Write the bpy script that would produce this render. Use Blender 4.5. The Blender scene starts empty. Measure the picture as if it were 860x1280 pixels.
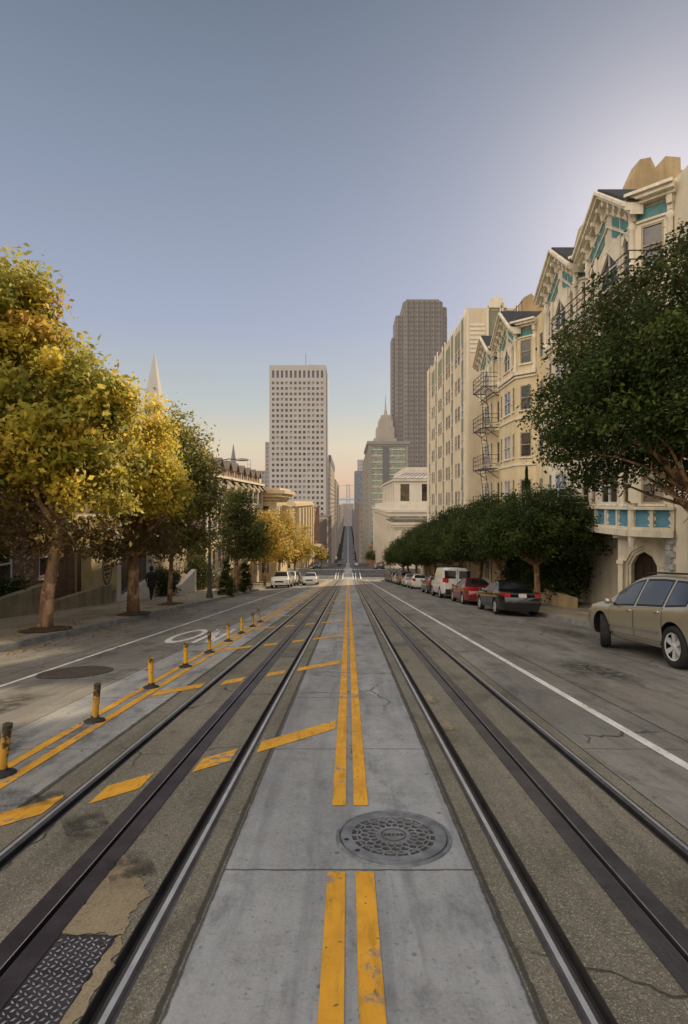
import bpy, math, random
import numpy as np
from mathutils import Vector, Matrix, noise, Euler

# ---------------------------------------------------------------- basics
scn = bpy.context.scene
COL = scn.collection
R = math.radians
EYE = 1.68            # eye height above the road; the camera sits at the origin
SUN_AZ, SUN_EL = R(30), R(25)   # azimuth towards +x from +y

def lerp(a, b, t): return a + (b - a) * t
def interp(pts, x):
    if x <= pts[0][0]: return pts[0][1]
    for (x0, y0), (x1, y1) in zip(pts, pts[1:]):
        if x <= x1: return lerp(y0, y1, (x - x0) / (x1 - x0))
    return pts[-1][1]

PROFILE = [(-60, 5.62), (0, -EYE), (89, -12.5), (105, -12.62), (210, -24.4), (226, -24.6), (500, -62), (9000, -62)]
def zc(y):
    if -20 < y < 84: return interp(PROFILE, y)
    return sum(interp(PROFILE, y + k) for k in (-4, -2, 0, 2, 4)) / 5
def G(x, y):
    z = zc(y)
    fade = 1.0
    if 84 < y < 110: fade = 0.0 if 89 < y < 105 else (abs(y - 97) - 8) / 5
    if x > 2.9: z -= .04 * (min(x, 7.75) - 2.9) * fade
    elif x < -2.9: z -= .02 * (-max(x, -7.5) - 2.9) * fade
    return z
SLOPE = math.atan(10.82 / 89)

# ---------------------------------------------------------------- mesh builder
class MB:
    def __init__(s): s.v, s.f, s.m = [], [], []
    def add(s, vs, fs, mi=0):
        o = len(s.v); s.v += [tuple(v) for v in vs]
        for f in fs: s.f.append(tuple(o + i for i in f)); s.m.append(mi)
        return s
    def quad(s, a, b, c, d, mi=0): return s.add([a, b, c, d], [(0, 1, 2, 3)], mi)
    def box(s, x0, x1, y0, y1, z0, z1, mi=0, M=None):
        vs = [Vector((x, y, z)) for z in (z0, z1) for y in (y0, y1) for x in (x0, x1)]
        if M is not None: vs = [M @ v for v in vs]
        return s.add(vs, [(0, 2, 3, 1), (4, 5, 7, 6), (0, 1, 5, 4), (2, 6, 7, 3), (0, 4, 6, 2), (1, 3, 7, 5)], mi)
    def prism(s, pts, ext, mi=0):
        pts = [Vector(p) for p in pts]; e = Vector(ext); n = len(pts)
        fs = [tuple(range(n - 1, -1, -1)), tuple(range(n, 2 * n))]
        fs += [(i, (i + 1) % n, n + (i + 1) % n, n + i) for i in range(n)]
        return s.add(pts + [p + e for p in pts], fs, mi)
    def bar(s, a, b, w, mi=0, h=None):
        a, b = Vector(a), Vector(b); d = (b - a); L = d.length
        if L < 1e-6: return s
        d /= L
        up = Vector((0, 0, 1)) if abs(d.z) < .95 else Vector((0, 1, 0))
        x = d.cross(up).normalized(); z = x.cross(d)
        M = Matrix((x, d, z)).transposed().to_4x4(); M.translation = a
        h = h or w
        return s.box(-w / 2, w / 2, 0, L, -h / 2, h / 2, mi, M)
    def tube(s, pts, rad, n=8, mi=0, cap=True):
        pts = [Vector(p) for p in pts]; o = len(s.v)
        t = (pts[1] - pts[0]).normalized()
        x = t.cross(Vector((.3, .9, .1))).normalized()
        for i, p in enumerate(pts):
            t = (pts[min(i + 1, len(pts) - 1)] - pts[max(i - 1, 0)]).normalized()
            x = (x - t * x.dot(t)).normalized(); y = t.cross(x)
            r = rad[i] if hasattr(rad, '__len__') else rad
            for k in range(n):
                a = 2 * math.pi * k / n
                s.v.append(tuple(p + x * (r * math.cos(a)) + y * (r * math.sin(a))))
        for i in range(len(pts) - 1):
            for k in range(n):
                k2 = (k + 1) % n
                s.f.append((o + i * n + k, o + i * n + k2, o + (i + 1) * n + k2, o + (i + 1) * n + k)); s.m.append(mi)
        if cap:
            s.f.append(tuple(o + k for k in range(n - 1, -1, -1))); s.m.append(mi)
            e = o + (len(pts) - 1) * n
            s.f.append(tuple(e + k for k in range(n))); s.m.append(mi)
        return s
    def lathe(s, prof, n=24, mi=0, M=None):
        o = len(s.v)
        for r, z in prof:
            for k in range(n):
                a = 2 * math.pi * k / n
                v = Vector((r * math.cos(a), r * math.sin(a), z))
                s.v.append(tuple(M @ v if M is not None else v))
        for i in range(len(prof) - 1):
            for k in range(n):
                k2 = (k + 1) % n
                s.f.append((o + i * n + k, o + i * n + k2, o + (i + 1) * n + k2, o + (i + 1) * n + k)); s.m.append(mi)
        return s
    def split(s, name, mats, parent):
        """Every connected piece becomes a part of its own."""
        par = list(range(len(s.v)))
        def find(i):
            while par[i] != i: par[i] = par[par[i]]; i = par[i]
            return i
        for f in s.f:
            for i in f[1:]: par[find(i)] = find(f[0])
        groups = {}
        for f, m in zip(s.f, s.m): groups.setdefault(find(f[0]), []).append((f, m))
        for fs in groups.values():
            ids = sorted({i for f, _ in fs for i in f}); mp = {i: k for k, i in enumerate(ids)}
            b = MB(); b.v = [s.v[i] for i in ids]; b.f = [tuple(mp[i] for i in f) for f, _ in fs]; b.m = [m for _, m in fs]
            b.build(name, mats, parent)
    def mesh(s, name, mats, smooth=False):
        me = bpy.data.meshes.new(name)
        me.from_pydata(s.v, [], s.f); 
        for m in (mats if isinstance(mats, (list, tuple)) else [mats]): me.materials.append(m)
        me.polygons.foreach_set('material_index', s.m)
        if smooth: me.polygons.foreach_set('use_smooth', [True] * len(s.f))
        me.update()
        return me
    def build(s, name, mats, parent=None, smooth=False):
        return link(name, s.mesh(name, mats, smooth), parent)

WORLD = set()
def link(name, me, parent=None):
    o = bpy.data.objects.new(name, me); COL.objects.link(o)
    if parent is not None:
        o.parent = parent
        if parent.name in WORLD: o.location = -parent.location
    return o
def tag(o, label, cat, group=None):
    o['label'] = label; o['category'] = cat
    if group: o['group'] = group
    return o
def struct(o): o['kind'] = 'structure'; return o
def thing(name, label, cat, loc=(0, 0, 0), group=None, world=True):
    """Empty at the base of a thing; world=True: its parts are modelled in world coordinates."""
    o = bpy.data.objects.new(name, None); COL.objects.link(o)
    o.empty_display_size = .2; o.location = loc
    if world: WORLD.add(o.name)
    return tag(o, label, cat, group)
def copy_tree(o, parent=None):
    c = o.copy(); COL.objects.link(c)
    if parent is not None: c.parent = parent
    for ch in list(o.children): copy_tree(ch, c)
    return c
def origin_to(o, p):
    """Move a mesh object's origin to p, keeping its shape where it is."""
    p = Vector(p); o.data.transform(Matrix.Translation(-p)); o.location = p
    return o

# ---------------------------------------------------------------- materials
def newmat(name):
    m = bpy.data.materials.new(name); m.use_nodes = True
    nt = m.node_tree; nt.nodes.clear()
    return m, nt
def nd(nt, t, ins=None, **kw):
    n = nt.nodes.new(t)
    for k, v in kw.items(): setattr(n, k, v)
    for k, v in (ins or {}).items():
        if hasattr(v, 'is_output'): nt.links.new(v, n.inputs[k])
        else: n.inputs[k].default_value = v
    return n
def c4(c): return (c[0], c[1], c[2], 1)
def pos(nt): return nd(nt, 'ShaderNodeNewGeometry').outputs['Position']
def objco(nt): return nd(nt, 'ShaderNodeTexCoord').outputs['Object']
def noise_(nt, vec, scale, detail=4, rough=.55):
    return nd(nt, 'ShaderNodeTexNoise', {'Vector': vec, 'Scale': scale, 'Detail': detail, 'Roughness': rough}).outputs['Fac']
def mapr(nt, v, a, b, c=0., d=1., smooth=True):
    return nd(nt, 'ShaderNodeMapRange', {0: v, 1: a, 2: b, 3: c, 4: d}, interpolation_type='SMOOTHSTEP' if smooth else 'LINEAR').outputs[0]
def mth(nt, op, a, b=0., cl=False):
    n = nd(nt, 'ShaderNodeMath', {0: a, 1: b}, operation=op); n.use_clamp = cl
    return n.outputs[0]
def mixc(nt, f, a, b, mode='MIX'):
    n = nd(nt, 'ShaderNodeMix', data_type='RGBA', blend_type=mode)
    def put(sock, v):
        if hasattr(v, 'is_output'): nt.links.new(v, sock)
        else: sock.default_value = v if isinstance(v, (int, float)) else c4(v)
    put(n.inputs[0], f); put(n.inputs[6], a); put(n.inputs[7], b)
    return n.outputs[2]
def scaled(nt, vec, s):
    return nd(nt, 'ShaderNodeMapping', {'Vector': vec, 'Scale': s}).outputs[0]
def finish(nt, col, rough=.8, metal=0., bump=None, bstr=.3, bdist=.01, coat=0., spec=.5, haze=None):
    p = nd(nt, 'ShaderNodeBsdfPrincipled', {'Base Color': col if hasattr(col, 'is_output') else c4(col), 'Roughness': rough, 'Metallic': metal})
    p.inputs['Coat Weight'].default_value = coat
    p.inputs['Coat Roughness'].default_value = .06
    p.inputs['Specular IOR Level'].default_value = spec
    if bump is not None:
        b = nd(nt, 'ShaderNodeBump', {'Height': bump, 'Strength': bstr, 'Distance': bdist})
        nt.links.new(b.outputs[0], p.inputs['Normal'])
    out = nd(nt, 'ShaderNodeOutputMaterial')
    sh = p.outputs[0]
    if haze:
        e = nd(nt, 'ShaderNodeEmission', {'Color': c4(haze[1]), 'Strength': 1.})  # distance haze is painted: a flat glow mixed into the surface
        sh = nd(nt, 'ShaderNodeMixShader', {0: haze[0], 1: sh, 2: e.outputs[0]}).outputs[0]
    nt.links.new(sh, out.inputs[0])
def dull(name, c, rough=.85, var=.25, scale=1.5, metal=0., bump=.15, streak=False, haze=None, spec=.3, coat=0., dirt=.0):
    m, nt = newmat(name); v = pos(nt)
    n1 = noise_(nt, v, scale, 6, .6)
    v2 = scaled(nt, v, (3, 3, .25)) if streak else v
    n2 = noise_(nt, v2, scale * .7, 5, .65)
    f = mapr(nt, mth(nt, 'ADD', mth(nt, 'MULTIPLY', n1, .5), mth(nt, 'MULTIPLY', n2, .5)), .33, .67)
    d = tuple(x * (1 - var) for x in c); l = tuple(min(1, x * (1 + var * .6)) for x in c)
    col = mixc(nt, f, d, l)
    if dirt:
        n3 = noise_(nt, v2, scale * 2.2, 6, .7)
        col = mixc(nt, mth(nt, 'MULTIPLY', mapr(nt, n3, .5, .75), dirt), col, tuple(x * .35 for x in c))
    fine = noise_(nt, v, scale * 14, 3)
    finish(nt, col, rough, metal, fine, bump, .02, coat, spec, haze)
    return m
def glass(name, c=(.03, .04, .05), rough=.06, spec=.8, haze=None, curtain=None):
    m, nt = newmat(name)
    col = c4(c)
    n = noise_(nt, pos(nt), 1.1, 3)
    col = mixc(nt, mapr(nt, n, .44, .56), c, curtain or tuple(x * 2.2 for x in c))
    finish(nt, col, rough, 0, None, spec=spec, haze=haze)
    return m
def paint_worn(name, c, under, wear=.5, scale=6):
    m, nt = newmat(name); v = pos(nt)
    n = noise_(nt, v, scale, 8, .7); n2 = noise_(nt, v, scale * .18, 4, .6)
    t = mth(nt, 'ADD', mth(nt, 'MULTIPLY', n, .62), mth(nt, 'MULTIPLY', n2, .38))
    hole = mapr(nt, t, .5 + .12 * (1 - wear), .57 + .12 * (1 - wear))
    shade = mixc(nt, mapr(nt, noise_(nt, v, 2.3, 6, .7), .3, .7), tuple(x * .72 for x in c), c)
    wp = nd(nt, 'ShaderNodeVectorMath', {0: v, 1: nd(nt, 'ShaderNodeVectorMath', {0: nd(nt, 'ShaderNodeTexNoise', {'Vector': v, 'Scale': 26., 'Detail': 4.}).outputs['Color'], 1: (.07, .07, .07)}, operation='MULTIPLY').outputs[0]}, operation='ADD').outputs[0]
    spots = nd(nt, 'ShaderNodeTexVoronoi', {'Vector': wp, 'Scale': 12.}).outputs['Distance']
    grime = noise_(nt, scaled(nt, v, (4, .6, 1)), 5, 6, .7)
    shade = mixc(nt, mth(nt, 'MULTIPLY', mapr(nt, spots, .17, .1), .75), shade, (.09, .07, .04))
    shade = mixc(nt, mth(nt, 'MULTIPLY', mapr(nt, grime, .48, .66), .55), shade, tuple(x * .42 for x in c))
    finish(nt, mixc(nt, hole, shade, under), .75, 0, n, .3, .006)
    return m
def pavement(name, c, seams=(), joint=None, aggregate=0., stain=.5, tint=(.3, .25, .18), tint_amt=.35, jset=(2.08, 3.09)):
    """Concrete or asphalt laid in world space: mottling, gum spots, cracks, joints across, dark seams along."""
    m, nt = newmat(name); v = pos(nt)
    sx = nd(nt, 'ShaderNodeSeparateXYZ', {0: v})
    big = noise_(nt, scaled(nt, v, (1, .35, 1)), .9, 6, .62)
    mid = noise_(nt, v, 4.5, 8, .7)
    fine = noise_(nt, v, 60, 4, .7)
    col = mixc(nt, mapr(nt, big, .34, .66), tuple(x * .62 for x in c), tuple(x * 1.25 for x in c))
    col = mixc(nt, mth(nt, 'MULTIPLY', mapr(nt, noise_(nt, v, .35, 4, .6), .42, .66), tint_amt), col, tint)
    col = mixc(nt, mth(nt, 'MULTIPLY', mapr(nt, mid, .48, .66), .35), col, tuple(x * .5 for x in c))
    col = mixc(nt, mth(nt, 'MULTIPLY', mapr(nt, fine, .3, .7), .42), col, tuple(x * 1.45 for x in c))
    pit_ = noise_(nt, v, 34, 5, .75)
    col = mixc(nt, mth(nt, 'MULTIPLY', mapr(nt, pit_, .57, .67), .6), col, tuple(x * .38 for x in c))
    streak = noise_(nt, scaled(nt, v, (5, .22, 1)), 1.3, 6, .65)
    col = mixc(nt, mth(nt, 'MULTIPLY', mapr(nt, streak, .47, .64), .4), col, tuple(x * .5 for x in c))
    if aggregate:
        a = nd(nt, 'ShaderNodeTexVoronoi', {'Vector': v, 'Scale': 170., 'Randomness': 1.})
        sp = nd(nt, 'ShaderNodeSeparateXYZ', {0: a.outputs['Color']})
        col = mixc(nt, mth(nt, 'MULTIPLY', mapr(nt, sp.outputs[0], .72, 1.), aggregate), col, (.36, .33, .27))
        col = mixc(nt, mth(nt, 'MULTIPLY', mapr(nt, sp.outputs[1], .6, 1.), aggregate), col, (.05, .045, .035))
    gum = nd(nt, 'ShaderNodeTexVoronoi', {'Vector': v, 'Scale': 3.6}).outputs['Distance']
    gum2 = nd(nt, 'ShaderNodeTexVoronoi', {'Vector': v, 'Scale': 13.}).outputs['Distance']
    gm = mth(nt, 'MAXIMUM', mapr(nt, gum, .075, .04), mth(nt, 'MULTIPLY', mapr(nt, gum2, .14, .07), mapr(nt, big, .48, .62)))
    col = mixc(nt, mth(nt, 'MULTIPLY', gm, stain), col, (.035, .033, .03))
    dark = mapr(nt, noise_(nt, scaled(nt, v, (1, .5, 1)), 1.7, 7, .72), .50, .68)
    col = mixc(nt, mth(nt, 'MULTIPLY', dark, stain), col, tuple(x * .3 for x in c))
    # cracks
    wv = nd(nt, 'ShaderNodeVectorMath', {0: v, 1: nd(nt, 'ShaderNodeVectorMath', {0: nd(nt, 'ShaderNodeTexNoise', {'Vector': v, 'Scale': 2.5, 'Detail': 5.}).outputs['Color'], 1: (.35, .35, .35)}, operation='MULTIPLY').outputs[0]}, operation='ADD').outputs[0]
    ck = nd(nt, 'ShaderNodeTexVoronoi', {'Vector': wv, 'Scale': .42}, feature='DISTANCE_TO_EDGE').outputs['Distance']
    crack = mth(nt, 'MULTIPLY', mapr(nt, ck, .006, .002), mapr(nt, noise_(nt, v, .5, 2), .5, .56))
    wob = mth(nt, 'MULTIPLY', mth(nt, 'SUBTRACT', noise_(nt, v, 9, 4, .7), .5), .028)
    lines = crack
    for s in seams:
        dd = mth(nt, 'ABSOLUTE', mth(nt, 'ADD', mth(nt, 'SUBTRACT', sx.outputs[0], s), wob))
        lines = mth(nt, 'MAXIMUM', lines, mapr(nt, dd, .02, .007))
    if joint:
        fr = mth(nt, 'FRACT', mth(nt, 'DIVIDE', mth(nt, 'SUBTRACT', sx.outputs[1], jset[1] - jset[0] * .5), jset[0]))
        dd = mth(nt, 'MULTIPLY', mth(nt, 'ABSOLUTE', mth(nt, 'ADD', mth(nt, 'SUBTRACT', fr, .5), mth(nt, 'MULTIPLY', wob, .5))), jset[0])
        lines = mth(nt, 'MAXIMUM', lines, mth(nt, 'MULTIPLY', mapr(nt, dd, .012, .004), joint))
    col = mixc(nt, mth(nt, 'MULTIPLY', lines, .85), col, (.03, .028, .025))
    h = mth(nt, 'SUBTRACT', mth(nt, 'ADD', mth(nt, 'MULTIPLY', fine, .5), mth(nt, 'MULTIPLY', mid, .4)), lines)
    finish(nt, col, mapr(nt, mid, .3, .7, .62, .88), 0, h, .55, .008, spec=.35)
    return m
def leafmat(name, trans=.35, rough=.55):
    m, nt = newmat(name)
    a = nd(nt, 'ShaderNodeAttribute', attribute_name='tint').outputs['Color']
    p = nd(nt, 'ShaderNodeBsdfPrincipled', {'Base Color': a, 'Roughness': rough})
    p.inputs['Specular IOR Level'].default_value = .12 if trans < .3 else .3
    t = nd(nt, 'ShaderNodeBsdfTranslucent', {'Color': nd(nt, 'ShaderNodeMix', {6: a, 7: (1, .9, .35, 1), 0: .25}, data_type='RGBA').outputs[2]})
    mx = nd(nt, 'ShaderNodeMixShader', {0: trans, 1: p.outputs[0], 2: t.outputs[0]})
    nt.links.new(mx.outputs[0], nd(nt, 'ShaderNodeOutputMaterial').inputs[0])
    return m
def carpaint(name, c, metal=.0, rough=.3, dirt=.18, coat=.8):
    m, nt = newmat(name); v = objco(nt)
    n = noise_(nt, v, 2.5, 5, .6)
    sz = nd(nt, 'ShaderNodeSeparateXYZ', {0: v}).outputs[2]
    dust = mth(nt, 'MULTIPLY', mth(nt, 'MULTIPLY', mapr(nt, sz, .75, .2), mapr(nt, n, .3, .7)), dirt)
    col = mixc(nt, dust, c, (.2, .17, .13))
    finish(nt, col, mth(nt, 'ADD', mth(nt, 'MULTIPLY', dust, .5), rough), metal, None, coat=coat)
    return m

HZ = (.43, .37, .33)     # haze colour painted as emission into far materials
M = {}
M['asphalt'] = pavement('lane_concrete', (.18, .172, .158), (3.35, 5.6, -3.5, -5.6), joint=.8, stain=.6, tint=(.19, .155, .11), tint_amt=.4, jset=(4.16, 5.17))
M['median'] = pavement('median_concrete', (.25, .258, .268), (-.70, .715), joint=.9, stain=.6, tint=(.19, .175, .15), tint_amt=.5)
M['shoulder'] = pavement('shoulder_concrete', (.29, .29, .288), (-2.32,), joint=.8, stain=.9, tint=(.21, .18, .13), tint_amt=.5)
M['bed'] = pavement('track_aggregate', (.155, .14, .108), (-.72, .735, -2.3, 2.2), aggregate=.7, stain=.55, tint=(.14, .115, .08), tint_amt=.4)
M['sidewalk'] = pavement('sidewalk_concrete', (.26, .225, .17), (-9.4, 9.6), joint=1., stain=.5, tint=(.3, .24, .15), tint_amt=.45, jset=(1.5, .4))
M['kerb'] = dull('kerb_stone', (.22, .22, .215), .9, .35, 3., dirt=.5)
M['patch'] = pavement('tan_patch', (.235, .185, .115), (), aggregate=.3, stain=.8, tint=(.36, .29, .19))
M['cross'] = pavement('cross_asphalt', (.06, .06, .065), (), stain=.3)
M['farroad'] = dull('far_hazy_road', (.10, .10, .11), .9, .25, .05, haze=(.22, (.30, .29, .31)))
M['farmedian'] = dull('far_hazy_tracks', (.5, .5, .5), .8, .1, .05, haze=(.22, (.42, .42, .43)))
M['farpave'] = dull('far_pavement', (.07, .06, .055), .9, .3, .3)  # darker pavement copy, canyon shade put into its colour
M['ground'] = dull('ground_earth', (.16, .14, .12), .95, .3, .2)
M['soil'] = dull('tree_pit_soil', (.1, .065, .04), 1., .5, 9., bump=.9)
M['yellow'] = paint_worn('yellow_paint', (.70, .345, .02), (.2, .185, .16), .6, 8)
M['white'] = paint_worn('white_paint', (.72, .71, .68), (.26, .25, .24), .4, 6)
M['whitefar'] = paint_worn('crossing_paint_and_glint', (.8, .79, .77), (.3, .3, .3), .25, 4)
M['oil'] = None
# ---------------------------------------------------------------- ground, road, tracks
M['railhead'] = dull('worn_rail_steel', (.5, .5, .5), .38, .2, 8., metal=.55, bump=.1, streak=False, spec=.6)
M['railside'] = dull('dull_rail_steel', (.12, .115, .12), .4, .35, 6., metal=.7, dirt=.4)
M['raildark'] = dull('rail_groove', (.03, .027, .027), .7, .4, 6.)
M['slotplate'] = dull('slot_steel', (.075, .06, .07), .42, .4, 3., metal=.55, bump=.2, dirt=.4)
M['slotplate_r'] = dull('slot_steel_worn', (.105, .098, .105), .38, .35, 3., metal=.6, bump=.2, dirt=.4)
M['iron'] = dull('cast_iron', (.24, .255, .28), .5, .35, 10., metal=.55, bump=.4, dirt=.45)
M['irondark'] = dull('cast_iron_recess', (.07, .06, .05), .85, .4, 12., bump=.4)
M['tread'] = dull('diamond_plate_steel', (.085, .078, .09), .42, .4, 6., metal=.75, bump=.3, dirt=.3)
M['rubber'] = dull('black_rubber', (.03, .03, .03), .75, .4, 8.)

YS = [-30 + i for i in range(0, 119)] + list(range(89, 112, 2)) + list(range(114, 236, 6)) + list(range(240, 520, 20)) + list(range(540, 1500, 80)) + [1500]
YS = sorted(set(YS))
def ribbon(name, ivs, mat, dz=0., y0=-30, y1=1500, zf=None):
    mb = MB(); ys = [y for y in YS if y0 < y < y1]; ys = [y0] + ys + [y1]
    for xa, xb in ivs:
        for a, b in zip(ys, ys[1:]):
            mb.quad((xa, a, G(xa, a) + dz), (xb, a, G(xb, a) + dz), (xb, b, G(xb, b) + dz), (xa, b, G(xa, b) + dz))
    return mb.build(name, mat)
lanes = [(-7.5, -5.0), (-5.0, -3.5), (2.2, 2.9), (2.9, 5.2), (5.2, 7.75)]
BEDS = [(-2.32, -2.06), (-1.95, -1.56), (-1.32, -.99), (-.88, -.70), (.715, .88), (.99, 1.34), (1.58, 1.94), (2.05, 2.2)]
struct(ribbon('road', lanes, M['asphalt'], y1=88.3))
struct(ribbon('road_shoulder', [(-3.5, -2.9), (-2.9, -2.32)], M['shoulder'], y1=88.3))
struct(ribbon('road_median', [(-.70, .715)], M['median'], y1=88.3))
struct(ribbon('track_bed', BEDS, M['bed'], y1=88.3))
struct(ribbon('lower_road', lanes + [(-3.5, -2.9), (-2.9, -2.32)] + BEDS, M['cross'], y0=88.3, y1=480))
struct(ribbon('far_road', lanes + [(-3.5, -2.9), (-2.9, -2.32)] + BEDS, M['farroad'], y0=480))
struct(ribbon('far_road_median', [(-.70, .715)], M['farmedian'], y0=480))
struct(ribbon('lower_road_median', [(-.70, .715)], pavement('lower_median', (.3, .3, .3), (), stain=.3), y0=88.3, y1=480))
# earth under everything
mb = MB(); gy = [-60, 0, 40, 89, 105, 150, 210, 226, 300, 400, 500, 900, 2000]
for a, b in zip(gy, gy[1:]):
    for xa, xb in ((-2500, -60), (-60, -11), (-11, 11.5), (11.5, 60), (60, 2500)):
        mb.quad((xa, a, zc(a) - .45), (xb, a, zc(a) - .45), (xb, b, zc(b) - .45), (xa, b, zc(b) - .45))
struct(mb.build('ground', M['ground']))
mb = MB(); mb.quad((-9000, 1990, -66), (9000, 1990, -66), (9000, 14000, -66), (-9000, 14000, -66))
wm, nt = newmat('bay_water'); finish(nt, (.2, .26, .3), .2, 0, noise_(nt, pos(nt), .2), .2, .1, haze=(.6, (.55, .5, .47)))
struct(mb.build('water', wm))
# cross street with its own kerb returns
mb = MB()
for xa, xb in ((-140, -7.5), (7.75, 140)):
    mb.quad((xa, 89.5, zc(97) + .0), (xb, 89.5, zc(97)), (xb, 104.5, zc(97) - .02), (xa, 104.5, zc(97) - .02))
struct(mb.build('cross_street', M['cross']))
# pavements and kerbs, both sides, above and below the crossing
def pave(name, kname, xk, xo, sgn):
    mb, kb = MB(), MB()
    for y0, y1 in ((-30, 89), (105, 209), (227, 1500)):
        ys = [y0] + [y for y in YS if y0 < y < y1] + [y1]
        for a, b in zip(ys, ys[1:]):
            za, zb = G(xk, a) + .14, G(xk, b) + .14
            xi = xk + sgn * .16
            fm = 1 if y0 > 200 else 0
            mb.quad((xi, a, za), (xo, a, za + .05), (xo, b, zb + .05), (xi, b, zb), fm)
            kb.quad((xk, a, za - .004), (xi, a, za + .003), (xi, b, zb + .003), (xk, b, zb - .004), fm)
            kb.quad((xk, a, za - .004), (xk, b, zb - .004), (xk - sgn * .03, b, zb - .19), (xk - sgn * .03, a, za - .19))
        for y in (y0, y1):
            z = G(xk, y) + .14
            kb.quad((xk, y, z), (xo, y, z + .05), (xo, y, z - .4), (xk, y, z - .4))
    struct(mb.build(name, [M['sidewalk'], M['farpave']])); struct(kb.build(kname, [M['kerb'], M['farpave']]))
pave('pavement', 'kerb', -7.5, -11.6, -1)
pave('pavement', 'kerb', 7.75, 12.2, 1)

def trail(mb, prof, x0, sgn, y0=-30, y1=1500, mi=None):
    """Sweep a cross-section [(dx, dz, mat)] along the street."""
    ys = [y0] + [y for y in YS if y0 < y < y1] + [y1]
    for (d0, z0, m0), (d1, z1, m1) in zip(prof, prof[1:]):
        for a, b in zip(ys, ys[1:]):
            mb.quad((x0 + sgn * d0, a, zc(a) + z0), (x0 + sgn * d1, a, zc(a) + z1), (x0 + sgn * d1, b, zc(b) + z1), (x0 + sgn * d0, b, zc(b) + z0), m1)
GROOVE = [(-.06, 0, 0), (-.05, .006, 0), (-.042, -.04, 0), (-.004, -.04, 0), (-.002, 0, 0)]
HEAD = [(-.002, -.03, 1), (-.001, .004, 1), (.008, .011, 1), (.022, .014, 1), (.046, .013, 0), (.055, .007, 1), (.062, .0, 1), (.075, .001, 1), (.076, -.02, 1)]
for x0, sg, lab in ((-2.0, -1, 'dark steel rail beside the row of yellow bollards'), (-.94, 1, 'polished steel rail on the downtown cable track nearest the yellow double centre line'),
                    (.94, -1, 'bright steel rail running past the round manhole cover'), (1.995, 1, 'steel rail next to the white edge line of the parking side')):
    t = thing('cable_car_rail', lab, 'rail', (x0, 0, zc(0)), 'cable car rails set in the street')
    b = MB(); trail(b, HEAD, x0, sg); b.build('rail_head', [M['railhead'], M['railside']], t, True)
    b = MB(); trail(b, GROOVE, x0, sg); b.build('flange_groove', M['raildark'], t)
for x0, mm, lab in ((-1.44, 'slotplate', 'dark purplish steel cable slot between the rails on the bollard side'), (1.46, 'slotplate_r', 'worn grey steel cable slot between the rails on the parked cars side')):
    t = thing('cable_slot', lab, 'cable slot', (x0, 0, zc(0)), 'cable slots of the two tracks')
    for sg in (-1, 1):
        b = MB(); trail(b, [(.12, 0, 0), (.118, .006, 0), (.02, .006, 0), (.0145, .007, 1 if sg * x0 > 0 else 0), (.012, -.06, 0)], x0, sg); b.build('slot_plate', [M[mm], M['railhead']], t)
    b = MB(); trail(b, [(-.0125, -.06, 0), (.0125, -.06, 0)], x0, 1); b.build('slot_bottom', M['raildark'], t)

# ---------------------------------------------------------------- painted markings
def jagged(p, amp):
    out = []; r_ = random.Random(len(p))
    for (x0, y0), (x1, y1) in zip(p, p[1:] + p[:1]):
        for k in range(12):
            f = k / 12; x, y = lerp(x0, x1, f), lerp(y0, y1, f)
            n = noise.noise(Vector((x * 14, y * 14, 2.))) * amp + noise.noise(Vector((x * 45, y * 45, 5.))) * amp * .6
            L = math.hypot(x1 - x0, y1 - y0); out.append((x - (y1 - y0) / L * n, y + (x1 - x0) / L * n))
    return out
def decal(name, polys, mat, dz=.005, jag=0):
    mb = MB()
    for p in polys:
        if jag: p = jagged(p, jag)
        o = [(x, y, G(x, y) + dz) for x, y in p]
        mb.add(o, [tuple(range(len(o)))])
    return struct(mb.build(name, mat))
def longline(name, x, w, spans, mat, dz=.005):
    polys = []
    for y0, y1 in spans:
        ys = [y0] + [y for y in YS if y0 < y < y1] + [y1]
        for a, b in zip(ys, ys[1:]): polys.append([(x - w / 2, a), (x + w / 2, a), (x + w / 2, b), (x - w / 2, b)])
    return decal(name, polys, mat, dz)
GAP = [(-6, 3.06), (3.92, 87.2)]
longline('yellow_line', -.064, .098, GAP, M['yellow']); longline('yellow_line', .092, .102, GAP, M['yellow'])
longline('yellow_line', -2.70, .095, [(-6, 80)], M['yellow'])
longline('yellow_line', -2.90, .095, [(-6, 80)], M['yellow'])
longline('white_line', 2.89, .105, [(-6, 88)], M['white'])
longline('white_line', -5.12, .085, [(-6, 46)], M['white'])
# slanted yellow bars: each clipped to the pieces of road between the rails
bars = []
pieces = [(-2.62, -2.32), (-2.32, -2.06), (-1.95, -1.57), (-1.31, -1.0), (-.87, -.70), (-.70, -.13)]
pieces = [(-2.62, -2.1), (-1.86, -1.60), (-1.29, -1.03), (-.84, -.13)]
for kk in range(-1, 18):
    y0 = 5.98 + 4.05 * kk
    for xa, xb in pieces:
        if kk < 0 and xa > -.9: continue
        ya, yb = y0 + (xa + .13) * 1.08, y0 + (xb + .13) * 1.08
        if abs(xa + 2.62) < .01: ya, yb = ya + .1, yb + .1
        bars.append([(xa, ya - .165), (xb, yb - .165), (xb, yb + .165), (xa, ya + .165)])
decal('yellow_bars', bars, M['yellow'], .0045)
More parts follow.
